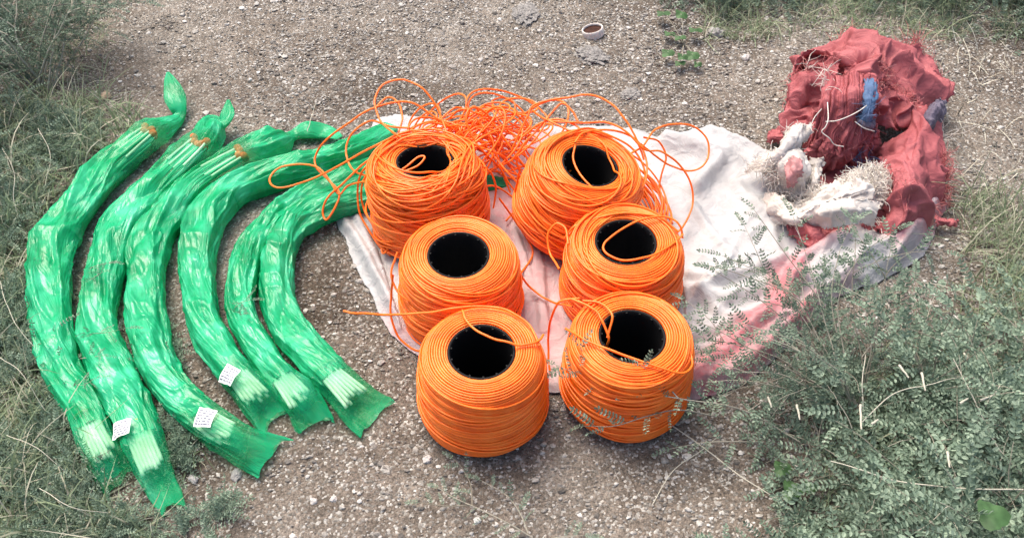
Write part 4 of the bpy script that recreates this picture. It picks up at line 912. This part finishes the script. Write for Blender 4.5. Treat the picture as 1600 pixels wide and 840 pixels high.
# grass
def grass(name, label, area, N, L, seed, dark=False, poly=None, lean=.8, w=.0011, mat=None, dens=.0):
    r = np.random.default_rng(seed); x0, y0, x1, y1 = area; mb = MB()
    px_ = r.uniform(x0, x1, N); py_ = r.uniform(y0, y1, N); k = np.ones(N, bool)
    if poly: k = inpoly(px_, py_, poly)
    k &= (fbm(px_/45, py_/45, 0, seed, 3) > -dens-.35*r.random(N)); px_, py_ = px_[k], py_[k]
    for a_, b_ in zip(px_, py_):
        root = P(a_, b_, 0); root[2] = G(root[0], root[1]); az = r.uniform(0, 2*PI); le = r.uniform(.1, lean); l = L*r.gamma(4, .25); n_ = 5
        d = np.array([math.cos(az)*math.sin(le), math.sin(az)*math.sin(le), math.cos(le)]); p = root.copy(); pts = [p.copy()]
        cv = r.normal(size=3)*.18
        for i in range(n_):
            d = d+cv; d[2] -= .17; d /= np.linalg.norm(d); p = p+d*l/n_; p[2] = max(p[2], .004); pts.append(p.copy())
        pts = np.array(pts); sd_ = np.array([-math.sin(az), math.cos(az), 0]); ww = w*np.array([1, 1, .9, .7, .45, .12])*r.uniform(.6, 1.4)
        V = np.stack([pts+sd_*ww[:, None], pts-sd_*ww[:, None]], 1).reshape(-1, 3); mb.add(V, gridq(6, 2))
    o = mb.out(name, mat or M_GRASS, None, smooth=False); tag(o, label, 'grass', kind='stuff'); return o
LP = [(-80,170),(60,150),(210,170),(235,205),(150,265),(70,335),(35,390),(38,500),(70,610),(120,700),(135,760),(185,800),(235,830),(260,860),(-80,860)]
grass('grass', 'low tangled grey green grass left of the green packets', (-80, 150, 340, 860), 13000, .065, 1, poly=LP, lean=1.4, dens=.35, w=.0016)
grass('grass', 'sparse weeds and grass growing between the green packets', (120, 440, 330, 800), 1100, .035, 2, lean=1.4, poly=[(120,430),(130,520),(150,620),(280,640),(330,720),(290,760),(240,600),(200,500),(190,430)], dens=.2)
grass('grass', 'green grass along the top edge above the stone and red sack', (1100, -60, 1660, 62), 4200, .06, 3, lean=1.3, dens=.05)
grass('grass', 'upright yellow green grass blades at the right edge', (1500, 300, 1680, 500), 1300, .085, 4, lean=.8, dens=-.02)
grass('grass', 'thin dry grass scattered on the gravel by the top right bushes', (1400, 50, 1660, 330), 260, .06, 5, lean=1.4, dens=0, mat=M_STRAW)
grass('grass', 'grass and litter beneath the lower right thicket', (1180, 540, 1700, 860), 3500, .055, 6, lean=1.4, poly=[(1280,640),(1400,520),(1520,560),(1700,500),(1700,860),(1280,860)], dens=.1)
grass('grass', 'sparse grass stubble at the top left of the bare gravel', (-60, 20, 170, 200), 1100, .05, 7, lean=1.2, dens=.1)

# dry stems and twigs
def stem_thing(name, pts, label, r=.0012, mat=M_STRAW, group=None, cat='dry stem', grow=True):
    W = [P(*q) for q in pts]; c = cr(W, 50); c += min(.002, .012*np.linalg.norm(W[-1]-W[0]))*np.stack([vn(np.arange(50)/11., pts[0][0], i, 5) for i in range(3)], -1)
    o0 = W[0]; mb = MB(); mb.add(*tube(c, np.linspace(r, r*.6, 50), 6)); o = mb.out(name, mat, None, origin=o0); return tag(o, label, cat, group)
DS = 'pale dry stems in the lower right'
stem_thing('dry_stem', [(1598,742,.10),(1560,700,.14),(1535,650,.16),(1510,600,.17),(1490,560,.15)], 'thick pale dry stem in the thicket near the right edge', .0016, group=DS)
stem_thing('dry_stem', [(1600,765,.14),(1500,762,.16),(1400,748,.17),(1300,720,.14)], 'long pale dry stem crossing the bottom right thicket sideways', .0014, group=DS)
stem_thing('dry_stem', [(1030,650,.012),(1090,690,.02),(1160,745,.03),(1240,800,.03),(1280,845,.02)], 'pale dry stem running down right from the front right spool', .0012, group=DS)
stem_thing('dry_stem', [(1350,660,.16),(1390,620,.18),(1450,600,.20),(1500,590,.18)], 'curved pale dry stem in the middle of the thicket', .001, group=DS)
stem_thing('dry_stem', [(1350,640,.17),(1348,600,.19),(1352,555,.2)], 'short upright pale stem in the middle of the thicket', .001, group=DS)
stem_thing('dry_stem', [(1440,440,.08),(1500,455,.09),(1560,480,.10)], 'pale dry stem right of the white sack end', .001, group=DS)
stem_thing('dry_stem', [(1020,790,.012),(1050,740,.02),(1100,700,.03),(1125,680,.04)], 'thin dry stem on the soil crossing the longer pale stem', .0009, group=DS)
stem_thing('dry_stem', [(480,205,.04),(486,185,.045),(494,160,.05)], 'short pale stick poking up behind the third packet', .0009)
stem_thing('dry_stem', [(1505,60,.04),(1515,90,.03),(1513,120,.012)], 'dry grass stalk right of the red sack near the top', .001)
stem_thing('dry_stem', [(1558,95,.04),(1572,112,.03),(1580,124,.012)], 'short pale stalk near the top right corner', .001)
stem_thing('twig', [(878,792,.008),(874,810,.009),(868,830,.008)], 'thin dark twig on the soil below the front spools', .0009, M_WOOD, None, 'twig')
stem_thing('twig', [(1060,178,.008),(1085,176,.012),(1108,178,.008)], 'dark twig on the gravel above the white sack', .0014, M_WOOD, None, 'twig')
stem_thing('twig', [(250,30,.008),(265,34,.012),(278,36,.008)], 'short dark twig on the gravel at the top left', .0016, M_WOOD, None, 'twig')
stem_thing('twig', [(220,48,.008),(235,44,.012),(250,40,.008)], 'rough brown twig left of the short dark one at the top', .0014, M_WOOD, None, 'twig')
for (a_, b_, c_, d_) in [(1344,632,1346,670),(1362,662,1372,655),(1440,582,1446,610),(1472,520,1476,535),(1532,625,1550,618),(1545,606,1556,598),(1480,705,1484,730),(1506,552,1512,558),(1200,620,1206,636),(1245,632,1250,655),(1405,570,1420,590),(1500,630,1512,622)]:
    stem_thing('straw_piece', [(a_,b_,.20),((a_+c_)/2,(b_+d_)/2,.202),(c_,d_,.20)] if b_ > 560 and a_ > 1300 else [(a_,b_,.12),((a_+c_)/2,(b_+d_)/2,.122),(c_,d_,.12)], 'short pale bit of straw caught in the lower right thicket', .0022, M_STRAW, 'bits of pale straw caught in the thicket', 'straw')
# long dry strands among the left grass
for i, (lb, pts) in enumerate([('pale dry strand at the left edge above the packet bend', [(5,230,.05),(20,270,.07),(22,310,.06),(30,350,.03)]), ('pale dry strand running down the left grass patch', [(60,200,.05),(78,240,.07),(72,290,.05)]), ('dry strand arching over the lower left weeds', [(0,440,.04),(20,500,.07),(52,540,.06)]), ('dry strand in the grass beside the leftmost packet end', [(10,680,.05),(60,700,.07),(110,745,.04)]), ('dry strand near the bottom left corner', [(60,760,.06),(110,790,.08),(170,800,.05)]), ('pale dry strand at the left edge near the middle', [(0,560,.05),(30,580,.08),(70,640,.05)])]):
    stem_thing('dry_stem', pts, lb, .0008)
